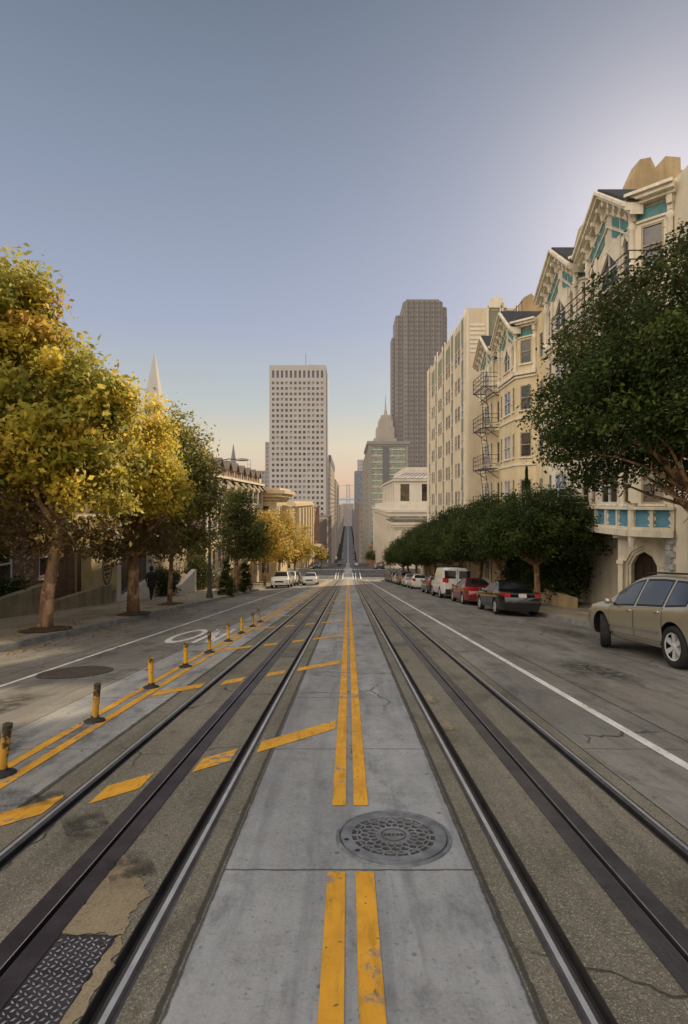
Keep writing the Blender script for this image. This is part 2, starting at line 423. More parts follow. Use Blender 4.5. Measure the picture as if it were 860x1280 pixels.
# lane lettering
def stroke(a, b, w, wy=None):
    (x0, y0), (x1, y1) = a, b
    if abs(y1 - y0) > abs(x1 - x0): return [(x0 - w / 2, y0), (x0 + w / 2, y0), (x1 + w / 2, y1), (x1 - w / 2, y1)]
    return [(x0, y0 - w), (x1, y1 - w), (x1, y1 + w), (x0, y0 + w)]
let = []
pts = [(-4.12 + .36 * math.cos(a), 14.2 + 1.45 * math.sin(a)) for a in [2 * math.pi * k / 24 for k in range(25)]]
inn = [(-4.12 + .23 * math.cos(a), 14.2 + 1.08 * math.sin(a)) for a in [2 * math.pi * k / 24 for k in range(25)]]
for k in range(24): let.append([pts[k], pts[k + 1], inn[k + 1], inn[k]])
let += [stroke((-3.58, 12.7), (-3.58, 15.6), .13), stroke((-3.64, 15.6), (-3.22, 12.75), .15), stroke((-3.18, 12.7), (-3.18, 15.6), .13)]
decal('lane_lettering', let, M['white'], .006)
# crossing: sky glint on rails painted as pale bands, plus end and stop lines
polys = []
for xc in (-1.47, 1.47):
    for dx in (-.62, .62): polys.append([(xc + dx - .09, 88.8), (xc + dx + .09, 88.8), (xc + dx + .09, 104.6), (xc + dx - .09, 104.6)])
    polys.append([(xc - .25, 88.8), (xc - .13, 88.8), (xc - .13, 104.6), (xc - .25, 104.6)])
    for ya in (88.3, 104.4): polys.append([(xc - .8, ya), (xc + .8, ya), (xc + .8, ya + .5), (xc - .8, ya + .5)])
polys.append([(-7.4, 104.6), (-2.4, 104.6), (-2.4, 105.0), (-7.4, 105.0)])
polys.append([(2.4, 104.6), (7.4, 104.6), (7.4, 105.0), (2.4, 105.0)])
polys += [[(-7.4, 87.6), (-2.4, 87.6), (-2.4, 88.0), (-7.4, 88.0)]]
decal('crossing_lines_and_glint', polys, M['whitefar'], .012)
# oil and tyre smears, tan repair patches, asphalt patch
sm, nt = newmat('oil_smear'); v = pos(nt)
n = noise_(nt, v, 7, 7, .75)
p = nd(nt, 'ShaderNodeBsdfPrincipled', {'Base Color': (.02, .018, .016, 1), 'Roughness': .6})
tr = nd(nt, 'ShaderNodeBsdfTransparent')
uv = nd(nt, 'ShaderNodeTexCoord').outputs['Generated']
gr = nd(nt, 'ShaderNodeVectorMath', {0: nd(nt, 'ShaderNodeVectorMath', {0: uv, 1: (.5, .5, .5)}, operation='SUBTRACT').outputs[0]}, operation='LENGTH').outputs['Value']
f = mth(nt, 'MULTIPLY', mapr(nt, gr, .62, .12), mapr(nt, n, .36, .62))
mx = nd(nt, 'ShaderNodeMixShader', {0: mth(nt, 'MULTIPLY', f, .6), 1: tr.outputs[0], 2: p.outputs[0]})
nt.links.new(mx.outputs[0], nd(nt, 'ShaderNodeOutputMaterial').inputs[0])
M['oil'] = sm
for (x, y, sx_, sy_, a) in ((-1.72, 3.62, .13, .3, .6), (-2.5, 4.0, .2, .3, .9), (-1.22, 3.1, .12, .25, .5), (-2.18, 4.05, .1, .16, .6), (4.2, 9.5, .5, 1.6, .1), (5.3, 6.5, .6, 1.4, .0), (-4.4, 6.6, .35, 1.6, -.1), (-3.4, 5.2, .3, .9, .2), (6.3, 16, .7, 2.2, 0)):
    ca, sa = math.cos(a), math.sin(a)
    poly = [(x + u * sx_ * ca - w * sy_ * sa, y + u * sx_ * sa + w * sy_ * ca) for u, w in ((-1, -1), (1, -1), (1, 1), (-1, 1))]
    decal('oil_stain', [poly], sm, .0065)
decal('concrete_patch', [[(-1.318, 2.535), (-1.02, 2.535), (-1.06, 2.72), (-1.02, 2.86), (-1.12, 2.98), (-1.17, 3.12), (-1.318, 3.24)], [(-1.065, .8), (-.995, .8), (-1.005, 2.0), (-1.0, 2.3), (-1.03, 2.53), (-1.055, 2.53), (-1.065, 2.2)]], M['patch'], .0045, .035)
decal('concrete_patch', [[(1.0, 5.75), (1.09, 5.75), (1.13, 6.0), (1.06, 6.12), (1.01, 6.0)], [(1.02, 7.0), (1.12, 6.9), (1.1, 7.3), (1.05, 7.6)]], M['patch'], .0045, .035)
decal('steel_tie', [[(.99, y), (1.33, y), (1.33, y + w), (.99, y + w)] for y, w in ((12.2, .5), (16.5, .3), (20, .3))], M['slotplate_r'], .004)
decal('steel_tie', [[(-1.31, y), (-1.0, y), (-1.0, y + w), (-1.31, y + w)] for y, w in ((10.6, .5), (16, .3))], M['slotplate_r'], .004)
ring = lambda cx, cy, r, n=40, j=0.: [(cx + r * (1 + j * math.sin(3 * a + 1)) * math.cos(a), cy + r * (1 + j * math.sin(5 * a)) * math.sin(a)) for a in [2 * math.pi * k / n for k in range(n)]]
M['darkpatch'] = dull('dark_asphalt_plug', (.075, .06, .05), .95, .35, 8., bump=.6)

# ---------------------------------------------------------------- things set in the road
def on_road(x, y, dz=0.):
    m = Matrix.Rotation(-SLOPE, 4, 'X'); m.translation = Vector((x, y, G(x, y) + dz)); return m
# round manhole cover with its pierced lattice
mx_ = on_road(.285, 3.47)
t = thing('manhole_cover', 'round grey cast iron manhole cover with pierced lattice on the yellow centre line', 'manhole cover', mx_.translation)
b = MB(); b.lathe([(.362, .002), (.36, .009), (.342, .011), (.338, .003), (.335, .003)], 64, 0, mx_); b.build('ring_frame', M['iron'], t, False)
b = MB(); b.lathe([(.336, .004), (.0, .004)], 64, 0, mx_); b.build('recess', M['irondark'], t)
b = MB()
b.lathe([(.331, .003), (.329, .013), (.262, .013), (.260, .004)], 64, 0, mx_)
b.lathe([(.112, .004), (.110, .013), (.104, .015), (.098, .012), (.0, .011)], 48, 0, mx_)
def pb(a0, r0, a1, r1, w=.0105):
    b.bar(mx_ @ Vector((r0 * math.cos(a0), r0 * math.sin(a0), .008)), mx_ @ Vector((r1 * math.cos(a1), r1 * math.sin(a1), .008)), w, 0, .009)
n = 20
for k in range(n):
    a = 2 * math.pi * k / n; h = math.pi / n
    pb(a, .108, a, .150); pb(a, .150, a + h, .168); pb(a, .150, a - h, .168)
    pb(a + h, .168, a + h, .195); pb(a + h, .195, a + 2 * h, .215); pb(a + h, .195, a, .215)
    pb(a, .215, a, .263, .012)
    pb(a + h * .55, .228, a + h * 1.45, .228, .009)
    pb(a + h * .55, .228, a, .222, .009); pb(a + h * 1.45, .228, a + 2 * h, .222, .009)
b.build('lattice_plate', M['iron'], t)
b = MB()   # raised worn lettering blocks on the boss
for k, w in ((-2.2, .01), (-1.1, .012), (0, .008), (1.1, .012), (2.2, .01)): b.box(k * .024 - w, k * .024 + w, -.012, .012, .0105, .0145, 0, mx_)
b.lathe([(.080, .012), (.080, .0145), (.074, .0145), (.074, .012)], 32, 0, mx_)
b.build('boss_lettering', M['irondark'], t)
for ang in (3.35, 3.85):
    b = MB(); b.lathe([(.016, .014), (.0, .0142)], 12, 0, mx_ @ Matrix.Translation((.3 * math.cos(ang), .3 * math.sin(ang), .0))); b.build('pry_hole', M['raildark'], t)
# dark plug on the far lane
b = MB(); o = [(x, y, G(x, y) + .006) for x, y in ring(-4.55, 9.2, .58, 48, .03)]; b.add(o, [tuple(range(48))])
t = tag(origin_to(b.build('manhole_cover', M['darkpatch']), (-4.55, 9.2, G(-4.55, 9.2))), 'dark round rusty cover in the lane beyond the bollards', 'manhole cover')
# diamond plate hatch
mx_ = on_road(-1.19, 1.7)
t = thing('access_hatch', 'diamond tread steel hatch plate between slot and rail at the lower corner', 'hatch', mx_.translation)
b = MB(); b.box(-.126, .122, -1.3, .83, -.02, .006, 0, mx_)
r_ = random.Random(3)
for i in range(9):
    for j in range(76):
        x = -.108 + .027 * i + (.0); y = -1.28 + .0277 * j + (.0138 if i % 2 else 0)
        mm = mx_ @ Matrix.Translation((x, y, .006)) @ Matrix.Rotation(R(38 if (i + j) % 2 else -38), 4, 'Z')
        b.add([mm @ Vector(p) for p in ((-.0125, 0, 0), (0, -.0046, 0), (.0125, 0, 0), (0, .0046, 0), (-.006, 0, .005), (.006, 0, .005))], [(0, 1, 5, 4), (1, 2, 5), (2, 3, 5), (3, 0, 4, 5)], 1)
b.build('tread_plate', [M['tread'], dull('worn_tread_tops', (.27, .26, .27), .35, .3, 20., metal=.6, bump=0)], t)
for x in (-.098, .092):
    b = MB(); b.lathe([(.017, .0068), (.017, .011), (.013, .011), (.0125, .0065), (0, .0065)], 16, 0, mx_ @ Matrix.Translation((x, .77, 0))); b.build('bolt_socket', M['irondark'], t)
b = MB(); b.box(.1225, .132, -1.3, .84, -.02, .003, 0, mx_); b.box(-.126, .132, .8305, .842, -.02, .003, 0, mx_); b.build('hatch_seam', M['raildark'], t)

# bollards
def bollard_mat(name, c, dk):
    m, nt = newmat(name); v = objco(nt)
    sz = nd(nt, 'ShaderNodeSeparateXYZ', {0: v}).outputs[2]
    n = noise_(nt, nd(nt, 'ShaderNodeVectorMath', {0: v, 1: nd(nt, 'ShaderNodeObjectInfo').outputs['Location']}, operation='ADD').outputs[0], 16, 7, .75)
    k = mth(nt, 'ADD', mth(nt, 'MULTIPLY', mapr(nt, sz, .1, .44), .2), n)
    col = mixc(nt, mapr(nt, k, dk, dk + .1), c, (.045, .032, .02))
    finish(nt, col, .6, 0, n, .4, .004)
    return m
M['boll'] = bollard_mat('scuffed_yellow_plastic', (.62, .33, .02), .63)
M['boll2'] = bollard_mat('grimy_yellow_plastic', (.5, .27, .03), .55)
ords = ['first', 'second', 'third', 'fourth', 'fifth', 'sixth', 'seventh', 'eighth', 'ninth']
looks = ['cut off by the edge', 'with a broad black foot', 'clean and bright at its foot', 'cleaner and brighter than the rest', 'with blackened top', 'bright all the way up', 'standing between two dark ones', 'slim and dirty', 'smallest in view']
proto = None
for i, d in enumerate((4.52, 6.1, 7.85, 9.5, 11.15, 12.9, 14.5, 16.2, 17.6)):
    x = -2.84 if i == 0 else -2.80; m_ = on_road(x, d)
    good = i in (3, 5)
    t = thing('traffic_bollard', '%s yellow flexible bollard counting downhill along the double yellow line' % ords[i], 'bollard', m_.translation, 'yellow bollards along the double line', world=False)
    t.rotation_euler = m_.to_euler()
    rr = random.Random(i + 5)
    tl = Matrix.Rotation(R((8, 5, -1, 1, 0, 0, 1, 1, -7)[i]), 4, 'Y') @ Matrix.Rotation(SLOPE + R(rr.uniform(-2, 2)), 4, 'X')
    b = MB(); b.lathe([(.033, .03), (.034, .06), (.035, .2), (.037, .40), (.038, .42), (.033, .424), (.0, .422)], 18, 0, tl); b.build('post', M['boll'] if i in (2, 3, 5, 6) else M['boll2'], t, False)
    b = MB(); b.lathe([(.115, .002), (.11, .016), (.075, .032), (.045, .04), (.041, .07), (.0, .07)], 20); b.build('foot', M['rubber'], t, True)
# ---------------------------------------------------------------- buildings
Z = Vector((0, 0, 1))
def facade(mb, P0, U, N, us, zs, opens, depth=.2, mi=0, mir=None):
    """Wall sheet with real openings. P0: corner (z ignored), U along, N outward; us, zs: cell borders; opens: set of (i, j)."""
    P0, U, N = Vector((P0[0], P0[1], 0)), Vector(U), Vector(N)
    pt = lambda u, z, d=0.: P0 + U * u + Z * z - N * d
    mir = mi if mir is None else mir
    for i in range(len(us) - 1):
        a, b = us[i], us[i + 1]
        cols = [j for j in range(len(zs) - 1) if (i, j) in opens]
        j = 0
        while j < len(zs) - 1:
            if (i, j) in opens:
                c, d = zs[j], zs[j + 1]
                mb.quad(pt(a, c), pt(a, c, depth), pt(a, d, depth), pt(a, d), mir)
                mb.quad(pt(b, c, depth), pt(b, c), pt(b, d), pt(b, d, depth), mir)
                mb.quad(pt(a, c), pt(b, c), pt(b, c, depth), pt(a, c, depth), mir)
                mb.quad(pt(a, d, depth), pt(b, d, depth), pt(b, d), pt(a, d), mir)
                j += 1
            else:
                k = j
                while k < len(zs) - 1 and (i, k) not in opens: k += 1
                mb.quad(pt(a, zs[j]), pt(b, zs[j]), pt(b, zs[k]), pt(a, zs[k]), mi)
                j = k
def ubox(mb, P0, U, N, u0, u1, z0, z1, d0, d1, mi=0):
    """Box laid on a facade: from depth d0 (out is positive) to d1."""
    P0, U, N = Vector((P0[0], P0[1], 0)), Vector(U), Vector(N)
    pt = lambda u, z, d: P0 + U * u + Z * z + N * d
    vs = [pt(u, z, d) for z in (z0, z1) for d in (d0, d1) for u in (u0, u1)]
    mb.add(vs, [(0, 2, 3, 1), (4, 5, 7, 6), (0, 1, 5, 4), (2, 6, 7, 3), (0, 4, 6, 2), (1, 3, 7, 5)], mi)
def uprism(mb, P0, U, N, pts, d0, d1, mi=0):
    P0, U, N = Vector((P0[0], P0[1], 0)), Vector(U), Vector(N)
    mb.prism([P0 + U * u + Z * z + N * d0 for u, z in pts], N * (d1 - d0), mi)
_wr = random.Random(11)
def window(root, P0, U, N, u0, u1, z0, z1, mf, mg, depth=.085, bw=.07, rail=True, mull=False, sill=None):
    b = MB(); d0, d1 = -depth, -depth + .07
    ubox(b, P0, U, N, u0 + .003, u0 + bw, z0 + .003, z1 - .003, d0, d1); ubox(b, P0, U, N, u1 - bw, u1 - .003, z0 + .003, z1 - .003, d0, d1)
    ubox(b, P0, U, N, u0 + bw, u1 - bw, z0 + .003, z0 + bw, d0, d1); ubox(b, P0, U, N, u0 + bw, u1 - bw, z1 - bw, z1 - .003, d0, d1)
    zm = (z0 + z1) / 2
    if rail: ubox(b, P0, U, N, u0 + bw, u1 - bw, zm - bw * .4, zm + bw * .4, d0, d1 + .012)
    if mull: um = (u0 + u1) / 2; ubox(b, P0, U, N, um - bw * .45, um + bw * .45, z0 + bw, z1 - bw, d0, d1 + .006)
    o = b.build('window', mf, root)
    b = MB(); P, Uv, Nv = Vector((P0[0], P0[1], 0)), Vector(U), Vector(N)
    q = lambda u, z, d: P + Uv * u + Z * z - Nv * d
    k = depth - .02
    b.quad(q(u0 + bw * .5, z0 + bw * .5, k), q(u1 - bw * .5, z0 + bw * .5, k), q(u1 - bw * .5, z1 - bw * .5, k), q(u0 + bw * .5, z1 - bw * .5, k))
    b.build('pane', _wr.choice(mg) if isinstance(mg, list) else mg, o)
    if sill is not None:
        b = MB(); ubox(b, P0, U, N, u0 - .08, u1 + .08, z0 - .09, z0 - .002, .002, .09); b.build('sill', sill, o)
    return o
class Panes:
    """Far windows: the first 100 as parts of their own, the rest in one part of kind stuff."""
    def __init__(s, root, mats): s.root, s.mats, s.n, s.rest = root, mats, 0, MB(); s.r = random.Random(5)
    def add(s, P0, U, N, u0, u1, z0, z1, depth):
        P, U, N = Vector((P0[0], P0[1], 0)), Vector(U), Vector(N); q = lambda u, z: P + U * u + Z * z - N * (depth - .01)
        pts = (q(u0, z0), q(u1, z0), q(u1, z1), q(u0, z1)); k = s.r.randrange(len(s.mats))
        if s.n < 100: MB().quad(*pts).build('window', s.mats[k], s.root)
        else: s.rest.quad(*pts, k)
        s.n += 1
    def close(s):
        if s.rest.v: s.rest.build('window_grid', s.mats, s.root)['kind'] = 'stuff'
def grid_face(wall, panes, P0, U, N, W, z0, z1, ncol, nrow, wu=.6, wz=.55, depth=.25, edge=0., top=0., mi=0):
    pu = (W - 2 * edge) / ncol; pz = (z1 - top - z0) / nrow
    us = [0]; zs = [z0]; op = set()
    for i in range(ncol): c = edge + pu * (i + .5); us += [c - pu * wu / 2, c + pu * wu / 2]
    for j in range(nrow): c = z0 + pz * (j + .5); zs += [c - pz * wz / 2, c + pz * wz / 2]
    us.append(W); zs.append(z1)
    for i in range(ncol):
        for j in range(nrow): op.add((2 * i + 1, 2 * j + 1))
    facade(wall, P0, U, N, us, zs, op, depth, mi)
    for j in reversed(range(nrow)):
        for i in range(ncol): panes.add(P0, U, N, us[2 * i + 1], us[2 * i + 2], zs[2 * j + 1], zs[2 * j + 2], depth)

M['ivory'] = dull('ivory_stucco', (.72, .64, .49), .9, .16, .8, streak=True, dirt=.25)
M['cream'] = dull('cream_stucco', (.69, .565, .35), .9, .16, .8, streak=True, dirt=.25)
M['creamtrim'] = dull('ivory_trim', (.76, .69, .55), .8, .2, 2., streak=True, dirt=.35)
M['tanwall'] = dull('weathered_tan_parapet', (.44, .33, .19), .95, .3, .8, streak=True, dirt=.4)
M['teal'] = dull('teal_panel', (.10, .25, .25), .6, .25, 3., dirt=.2)
M['bluepanel'] = dull('blue_balcony_panel', (.12, .29, .40), .6, .25, 3., dirt=.2)
M['slate'] = dull('dark_slate', (.05, .05, .055), .8, .35, 3.)
M['sash'] = dull('window_sash', (.42, .34, .24), .7, .2, 3.)
M['sashw'] = dull('white_sash', (.6, .58, .54), .6, .15, 3.)
M['ironbar'] = dull('fire_escape_iron', (.075, .065, .06), .6, .3, 6.)
M['whiteiron'] = dull('pale_blue_iron', (.42, .5, .56), .6, .2, 6.)
M['glassb'] = glass('window_glass_sky', (.05, .075, .11), .05)
M['glassd'] = glass('window_glass_dark', (.02, .018, .016), .12, curtain=(.07, .055, .035))
M['glassc'] = glass('window_glass_curtained', (.17, .15, .12), .1, curtain=(.33, .3, .25))
GL = [M['glassb'], M['glassd'], M['glassd'], M['glassc']]
M['door'] = dull('dark_oak_door', (.045, .022, .014), .6, .3, 4.)
XB, XW = 11.0, 12.0
UY, NX = Vector((0, 1, 0)), Vector((-1, 0, 0))
S2 = math.sqrt(.5)
FLOORS = [(-6.1, -4.5), (-3.05, -1.45), (-.05, 1.5), (2.95, 4.55), (6.0, 7.6), (9.0, 10.55)]
def bay(root, wall, yc, zbot, floors, ornate=True):
    """Three-sided bay window with a gabled top storey, in world space."""
    faces = [(Vector((XB, yc - 1.95, 0)), UY, NX, 3.9), (Vector((XW, yc - 2.95, 0)), Vector((-S2, S2, 0)), Vector((-S2, -S2, 0)), 1.414),
             (Vector((XB, yc + 1.95, 0)), Vector((S2, S2, 0)), Vector((-S2, S2, 0)), 1.414)]
    fl = [f for f in floors if f[0] > zbot]
    zs = [zbot] + [z for f in fl for z in f] + [11.45]
    us0 = [0, .3, .72, 1.2, 2.7, 3.18, 3.6, 3.9]; us1 = [0, .32, 1.1, 1.414]
    op0 = {(i, 2 * j + 1) for i in (1, 3, 5) for j in range(len(fl))}; op1 = {(1, 2 * j + 1) for j in range(len(fl))}
    facade(wall, *faces[0][:3], us0, zs, op0, .09); facade(wall, *faces[1][:3], us1, zs, op1, .09); facade(wall, *faces[2][:3], us1, zs, op1, .09)
    # gable wall
    uprism(wall, *faces[0][:3], [(0, 11.45), (3.9, 11.45), (1.95, 12.75)], -.3, 0)
    wall.quad((XB, yc - 1.95, zbot), (XW, yc - 2.95, zbot), (XW, yc + 2.95, zbot), (XB, yc + 1.95, zbot))
    wall.quad((XB, yc - 1.95, 11.45), (XW, yc - 2.95, 11.45), (XW, yc + 2.95, 11.45), (XB, yc + 1.95, 11.45))
    for f, (z0, z1) in enumerate(fl):
        top = z0 > 8.5
        for k in (1, 3, 5): window(root, *faces[0][:3], us0[k], us0[k + 1], z0, z1, M['sash'] if k != 3 else M['sashw'], [M['glassb'], M['glassc'], M['glassd']] if k == 3 else GL, mull=(k == 3), sill=M['creamtrim'])
        window(root, *faces[1][:3], .32, 1.1, z0, z1, M['sash'], [M['glassd'], M['glassd'], M['glassc']], sill=M['creamtrim'])
        window(root, *faces[2][:3], .32, 1.1, z0, z1, M['sash'], GL, sill=M['creamtrim'])
    F0 = faces[0][:3]
    # pointed heads over the top windows
    for a, b in ((.3, .72), (1.2, 2.7), (3.18, 3.6)):
        c = (a + b) / 2; h = .32 if b - a < .6 else .75; zt = 10.55; tr = MB()
        uprism(tr, *F0, [(a - .06, zt + .1), (a - .06, zt - h), (a + .02, zt - h), (c, zt - .03)], -.06, .045)
        uprism(tr, *F0, [(b + .06, zt + .1), (c, zt - .03), (b - .02, zt - h), (b + .06, zt - h)], -.06, .045)
        uprism(tr, *F0, [(a - .06, zt + .102), (c, zt + .0), (b + .06, zt + .102)], -.05, .043); tr.build('window_head', M['creamtrim'], root)
    for u in (0.02, .92, 2.98, 3.88): tr = MB(); ubox(tr, *F0, u - .1, u + .1, 8.5, 10.75 if u in (.92, 2.98) else 11.4, .004, .1); tr.build('pilaster', M['creamtrim'], root)
    # storey bands
    for k, (P, U, N, W) in enumerate(faces):
        for zb, h, o in ((8.3, .22, .16), (8.1, .1, .09), (5.42, .12, .07), (2.4, .12, .07)):
            if zb > zbot + .3: tr = MB(); ubox(tr, P, U, N, -.02, W + .02, zb, zb + h, .003 + k * .001, o + k * .002); tr.build('storey_band', M['creamtrim'], root)
        tr = MB(); ubox(tr, P, U, N, -.05, W + .05, zbot, zbot + .3, .003, .12 + k * .002); tr.build('storey_band', M['creamtrim'], root)
    # corner colonettes
    for y, x in ((yc - 1.95, XB - .03), (yc + 1.95, XB - .03), (yc - 2.9, XW - .08), (yc + 2.9, XW - .08)):
        b = MB(); b.lathe([(.16, 8.5), (.16, 8.7), (.11, 8.8), (.105, 10.5), (.17, 10.62), (.12, 10.7), (.12, 11.1), (.24, 11.4)], 10, 0, Matrix.Translation((x, y, 0)))
        b.build('colonette', M['creamtrim'], root, True)
    # teal panels: two rows under each rake, one on each slanted side
    def rake(u, k): return 11.45 + (1.95 - abs(u - 1.95)) / 1.95 * 1.3 - k
    for s in (0, 1):
        for (ua, ub) in ((.28, .92), (1.05, 1.62)):
            a, b2 = (ua, ub) if s == 0 else (3.9 - ua, 3.9 - ub)
            b = MB(); uprism(b, *F0, [(a, rake(a, .55)), (b2, rake(b2, .55)), (b2, rake(b2, 1.02)), (a, rake(a, 1.02))], .003, .03); b.build('teal_panel', M['teal'], root)
        for (ua, ub) in ((.3, .86), (.98, 1.62)):
            a, b2 = (ua, ub) if s == 0 else (3.9 - ua, 3.9 - ub)
            b = MB(); uprism(b, *F0, [(a, rake(a, 1.14)), (b2, rake(b2, 1.14)), (b2, max(10.72, rake(b2, 1.5))), (a, max(10.68, rake(a, 1.5)))], .003, .03); b.build('teal_panel', M['teal'], root)
        b = MB()
        for k, wd, pr in ((.47, .09, .1), (1.08, .07, .085)):
            pa, pb_ = ((.1, rake(.1, k)), (1.95, rake(1.95, k))) if s == 0 else ((3.8, rake(3.8, k)), (1.95, rake(1.95, k)))
            uprism(b, *F0, [pa, pb_, (pb_[0], pb_[1] - wd), (pa[0], pa[1] - wd)], .004 + s * .001, pr + s * .002)
        b.build('rake_moulding', M['creamtrim'], root)
        b = MB()   # raking cornice
        a, e = (-.42, 11.24) if s == 0 else (4.32, 11.24)
        for dz, hh, pr in ((.0, .14, .62), (-.15, .149, .5), (-.3, .147, .3)):
            uprism(b, *F0, [(a, 11.42 + dz - .18), (1.95, 12.98 + dz), (1.95, 12.98 + dz + hh), (a, 11.42 + dz - .18 + hh)], -.2 + s * .001, pr + s * .003)
        b.build('raking_cornice', M['creamtrim'], root)
        for k in range(4):   # scroll brackets
            u = .18 + k * .5; u = u if s == 0 else 3.9 - u; zt = rake(u, .05)
            b = MB(); uprism(b, Vector((XB, yc - 1.95 + u - .07, 0)), NX, UY, [(0.003, zt), (.42, zt), (.4, zt - .16), (.22, zt - .24), (.16, zt - .5), (.003, zt - .58)], 0, .15)
            b.build('bracket', M['creamtrim'], root)
    for P, U, N, W in faces[1:]:
        b = MB(); ubox(b, P, U, N, .2, W - .2, 10.78, 11.2, .003, .03); b.build('teal_panel', M['teal'], root)
        b = MB()
        for z0, z1, pr in ((11.32, 11.45, .3), (11.45, 11.6, .48), (11.6, 11.72, .6)): ubox(b, P, U, N, -.12, W + .12, z0, z1 - .002, -.3, pr)
        ubox(b, P, U, N, .14, W - .14, 10.68, 10.765, .003, .07)
        b.build('cornice', M['creamtrim'], root)
        for u in (.08, W - .08):
            b = MB(); ubox(b, P, U, N, u - .09, u + .09, 11.0, 11.318, .003, .26); ubox(b, P, U, N, u - .08, u + .08, 10.8, 10.998, .003, .15); b.build('bracket', M['creamtrim'], root)
    # dark gable roof running back
    b = MB()
    for s in (-1, 1):
        b.prism([(XB - .45, yc + s * 2.4, 11.42), (XB - .45, yc, 13.14), (XB - .45, yc, 13.22), (XB - .45, yc + s * 2.48, 11.47)], (3.4, 0, 0))
    b.build('gable_roof', M['slate'], root)
def parapet(root, prof, x0=12.7, x1=13.5, base=11.3, y1=None):
    b = MB(); ys = [p[0] for p in prof]
    b.prism([(x0, y, z) for y, z in prof] + [(x0, prof[-1][0], base), (x0, prof[0][0], base)], (x1 - x0, 0, 0))
    b.build('parapet', M['tanwall'], root)
def party(root, y, th, prof):
    b = MB(); b.prism([(x, y, z) for x, z in prof], (0, th, 0)); b.build('parapet', M['tanwall'], root)
def fire_escape(root, y0, y1, z, x0=9.95, x1=10.95, mat=None, ladder=None, posts=True):
    mat = mat or M['ironbar']; b = MB()
    for k in range(7): x = lerp(x0, x1, k / 6); b.box(x - .02, x + .02, y0, y1, z - .03, z)
    for y in (y0, y1): b.box(x0, x1, y - .025, y + .025, z - .06, z + .002)
    b.box(x0 - .025, x0 + .025, y0, y1, z - .09, z + .003)
    for h in (.34, .66, .98):
        b.bar((x0, y0, z + h), (x0, y1, z + h), .035); b.bar((x0, y0, z + h), (x1, y0, z + h), .035); b.bar((x0, y1, z + h), (x1, y1, z + h), .028)
    n = max(3, int((y1 - y0) / .7))
    for k in range(n + 1): y = lerp(y0, y1, k / n); b.bar((x0, y, z), (x0, y, z + .98), .016)
    for y in (y0, y1): b.bar((x0, y, z), (x0, y, z + .98), .05); b.bar((x0 + .15, y, z - .05), (x1, y, z - .75), .05)
    o = b.build('fire_escape', mat, root)
    if ladder:
        b = MB(); ya, za = y0 + .4, z; yb, zb = y0 + 2.0, z + 3.0
        for dx in (.25, .65): b.bar((x0 + dx, ya, za), (x0 + dx, yb, zb), .04)
        for k in range(11): f = k / 11; b.bar((x0 + .25, lerp(ya, yb, f), lerp(za, zb, f)), (x0 + .65, lerp(ya, yb, f), lerp(za, zb, f)), .03)
        b.build('ladder', mat, o)
    return o
def slotwall(wall, root, y0, y1, zb, zt, floors):
    """Flat stretch of street wall at XW with one narrow window per floor."""
    w = y1 - y0
    if w < .9: facade(wall, (XW, y0), UY, NX, [0, w], [zb, zt], set()); return
    fl = [f for f in floors if f[0] > zb]; zs = [zb] + [z for f in fl for z in f] + [zt]
    us = [0, w / 2 - .3, w / 2 + .3, w]
    facade(wall, (XW, y0), UY, NX, us, zs, {(1, 2 * j + 1) for j in range(len(fl))}, .16)
    for z0, z1 in fl: window(root, (XW, y0), UY, NX, us[1], us[2], z0, z1, M['sash'], GL)

# --- near blue-panelled apartment house
A = thing('apartment_house', 'cream gabled apartment house with turquoise panels and blue balcony behind the big dark tree', 'apartment house', (12, 22, G(8, 22)), 'gabled cream apartment houses')
wall = MB()
FA = [f for f in FLOORS if f[0] > -2]
slotwall(wall, A, 14, 15.05, -6, 11.8, FA)
for yc in (23.3, 28.6): bay(A, wall, yc, -1.25, FA)
slotwall(wall, A, 15.05, 17.6, -1.25, 11.9, FA); slotwall(wall, A, 17.6, 20.35, -1.25, 11.9, FA)
slotwall(wall, A, 31.55, 32.4, -6, 11.8, FA)
for a, b in ((20.95 - .0, 20.35), (25.65 + .6, 25.65)): pass
facade(wall, (XW, 15.05), UY, NX, [0, 5.4, 8.3, 16.5], [-7, -4.9, -1.3, -1.25], {(1, 1)}, .5)
facade(wall, (XW, 20.9), UY, NX, [0, .0001], [-1.25, 11.8], set())
for ya in (20.65, 25.95): facade(wall, (XW, ya - .35), UY, NX, [0, .7], [-1.25, 11.8], set())
wall.box(XW + .52, 24, 14, 32.4, -7.5, 11.6)
wall.quad((XW, 32.4, -7), (XW + .6, 32.4, -7), (XW + .6, 32.4, 11.8), (XW, 32.4, 11.8)); wall.quad((XW, 14, -7), (XW + .6, 14, -7), (XW + .6, 14, 11.8), (XW, 14, 11.8))
wall.quad((XW, 14, 11.8), (XW + .6, 14, 11.8), (XW + .6, 32.4, 11.8), (XW, 32.4, 11.8))
wall.build('wall', M['ivory'], A)
party(A, 25.9, .8, [(12.85, 11.7), (13.1, 14.3), (13.28, 15.2), (13.7, 16.1), (14.2, 16.2), (14.45, 15.65), (14.9, 16.25), (15.6, 16.2), (15.62, 15.6), (18, 15.6), (18, 11.7)])
party(A, 31.3, .8, [(12.7, 11.7), (12.97, 14.2), (13.4, 15.9), (14.06, 15.97), (14.15, 14.9), (17, 14.9), (17, 11.7)])
fire_escape(A, 20.1, 27.6, 8.2, 10.2, 10.95)
fire_escape(A, 25.2, 30.6, -.35, 9.6, 10.9, M['whiteiron'])
b = MB(); b.tube([(12.2, 26.6, 11.7), (12.2, 26.6, 13.2), (12.3, 26.9, 13.6), (12.8, 27.3, 13.65)], .05, 6); b.build('roof_pipe', M['ironbar'], A)
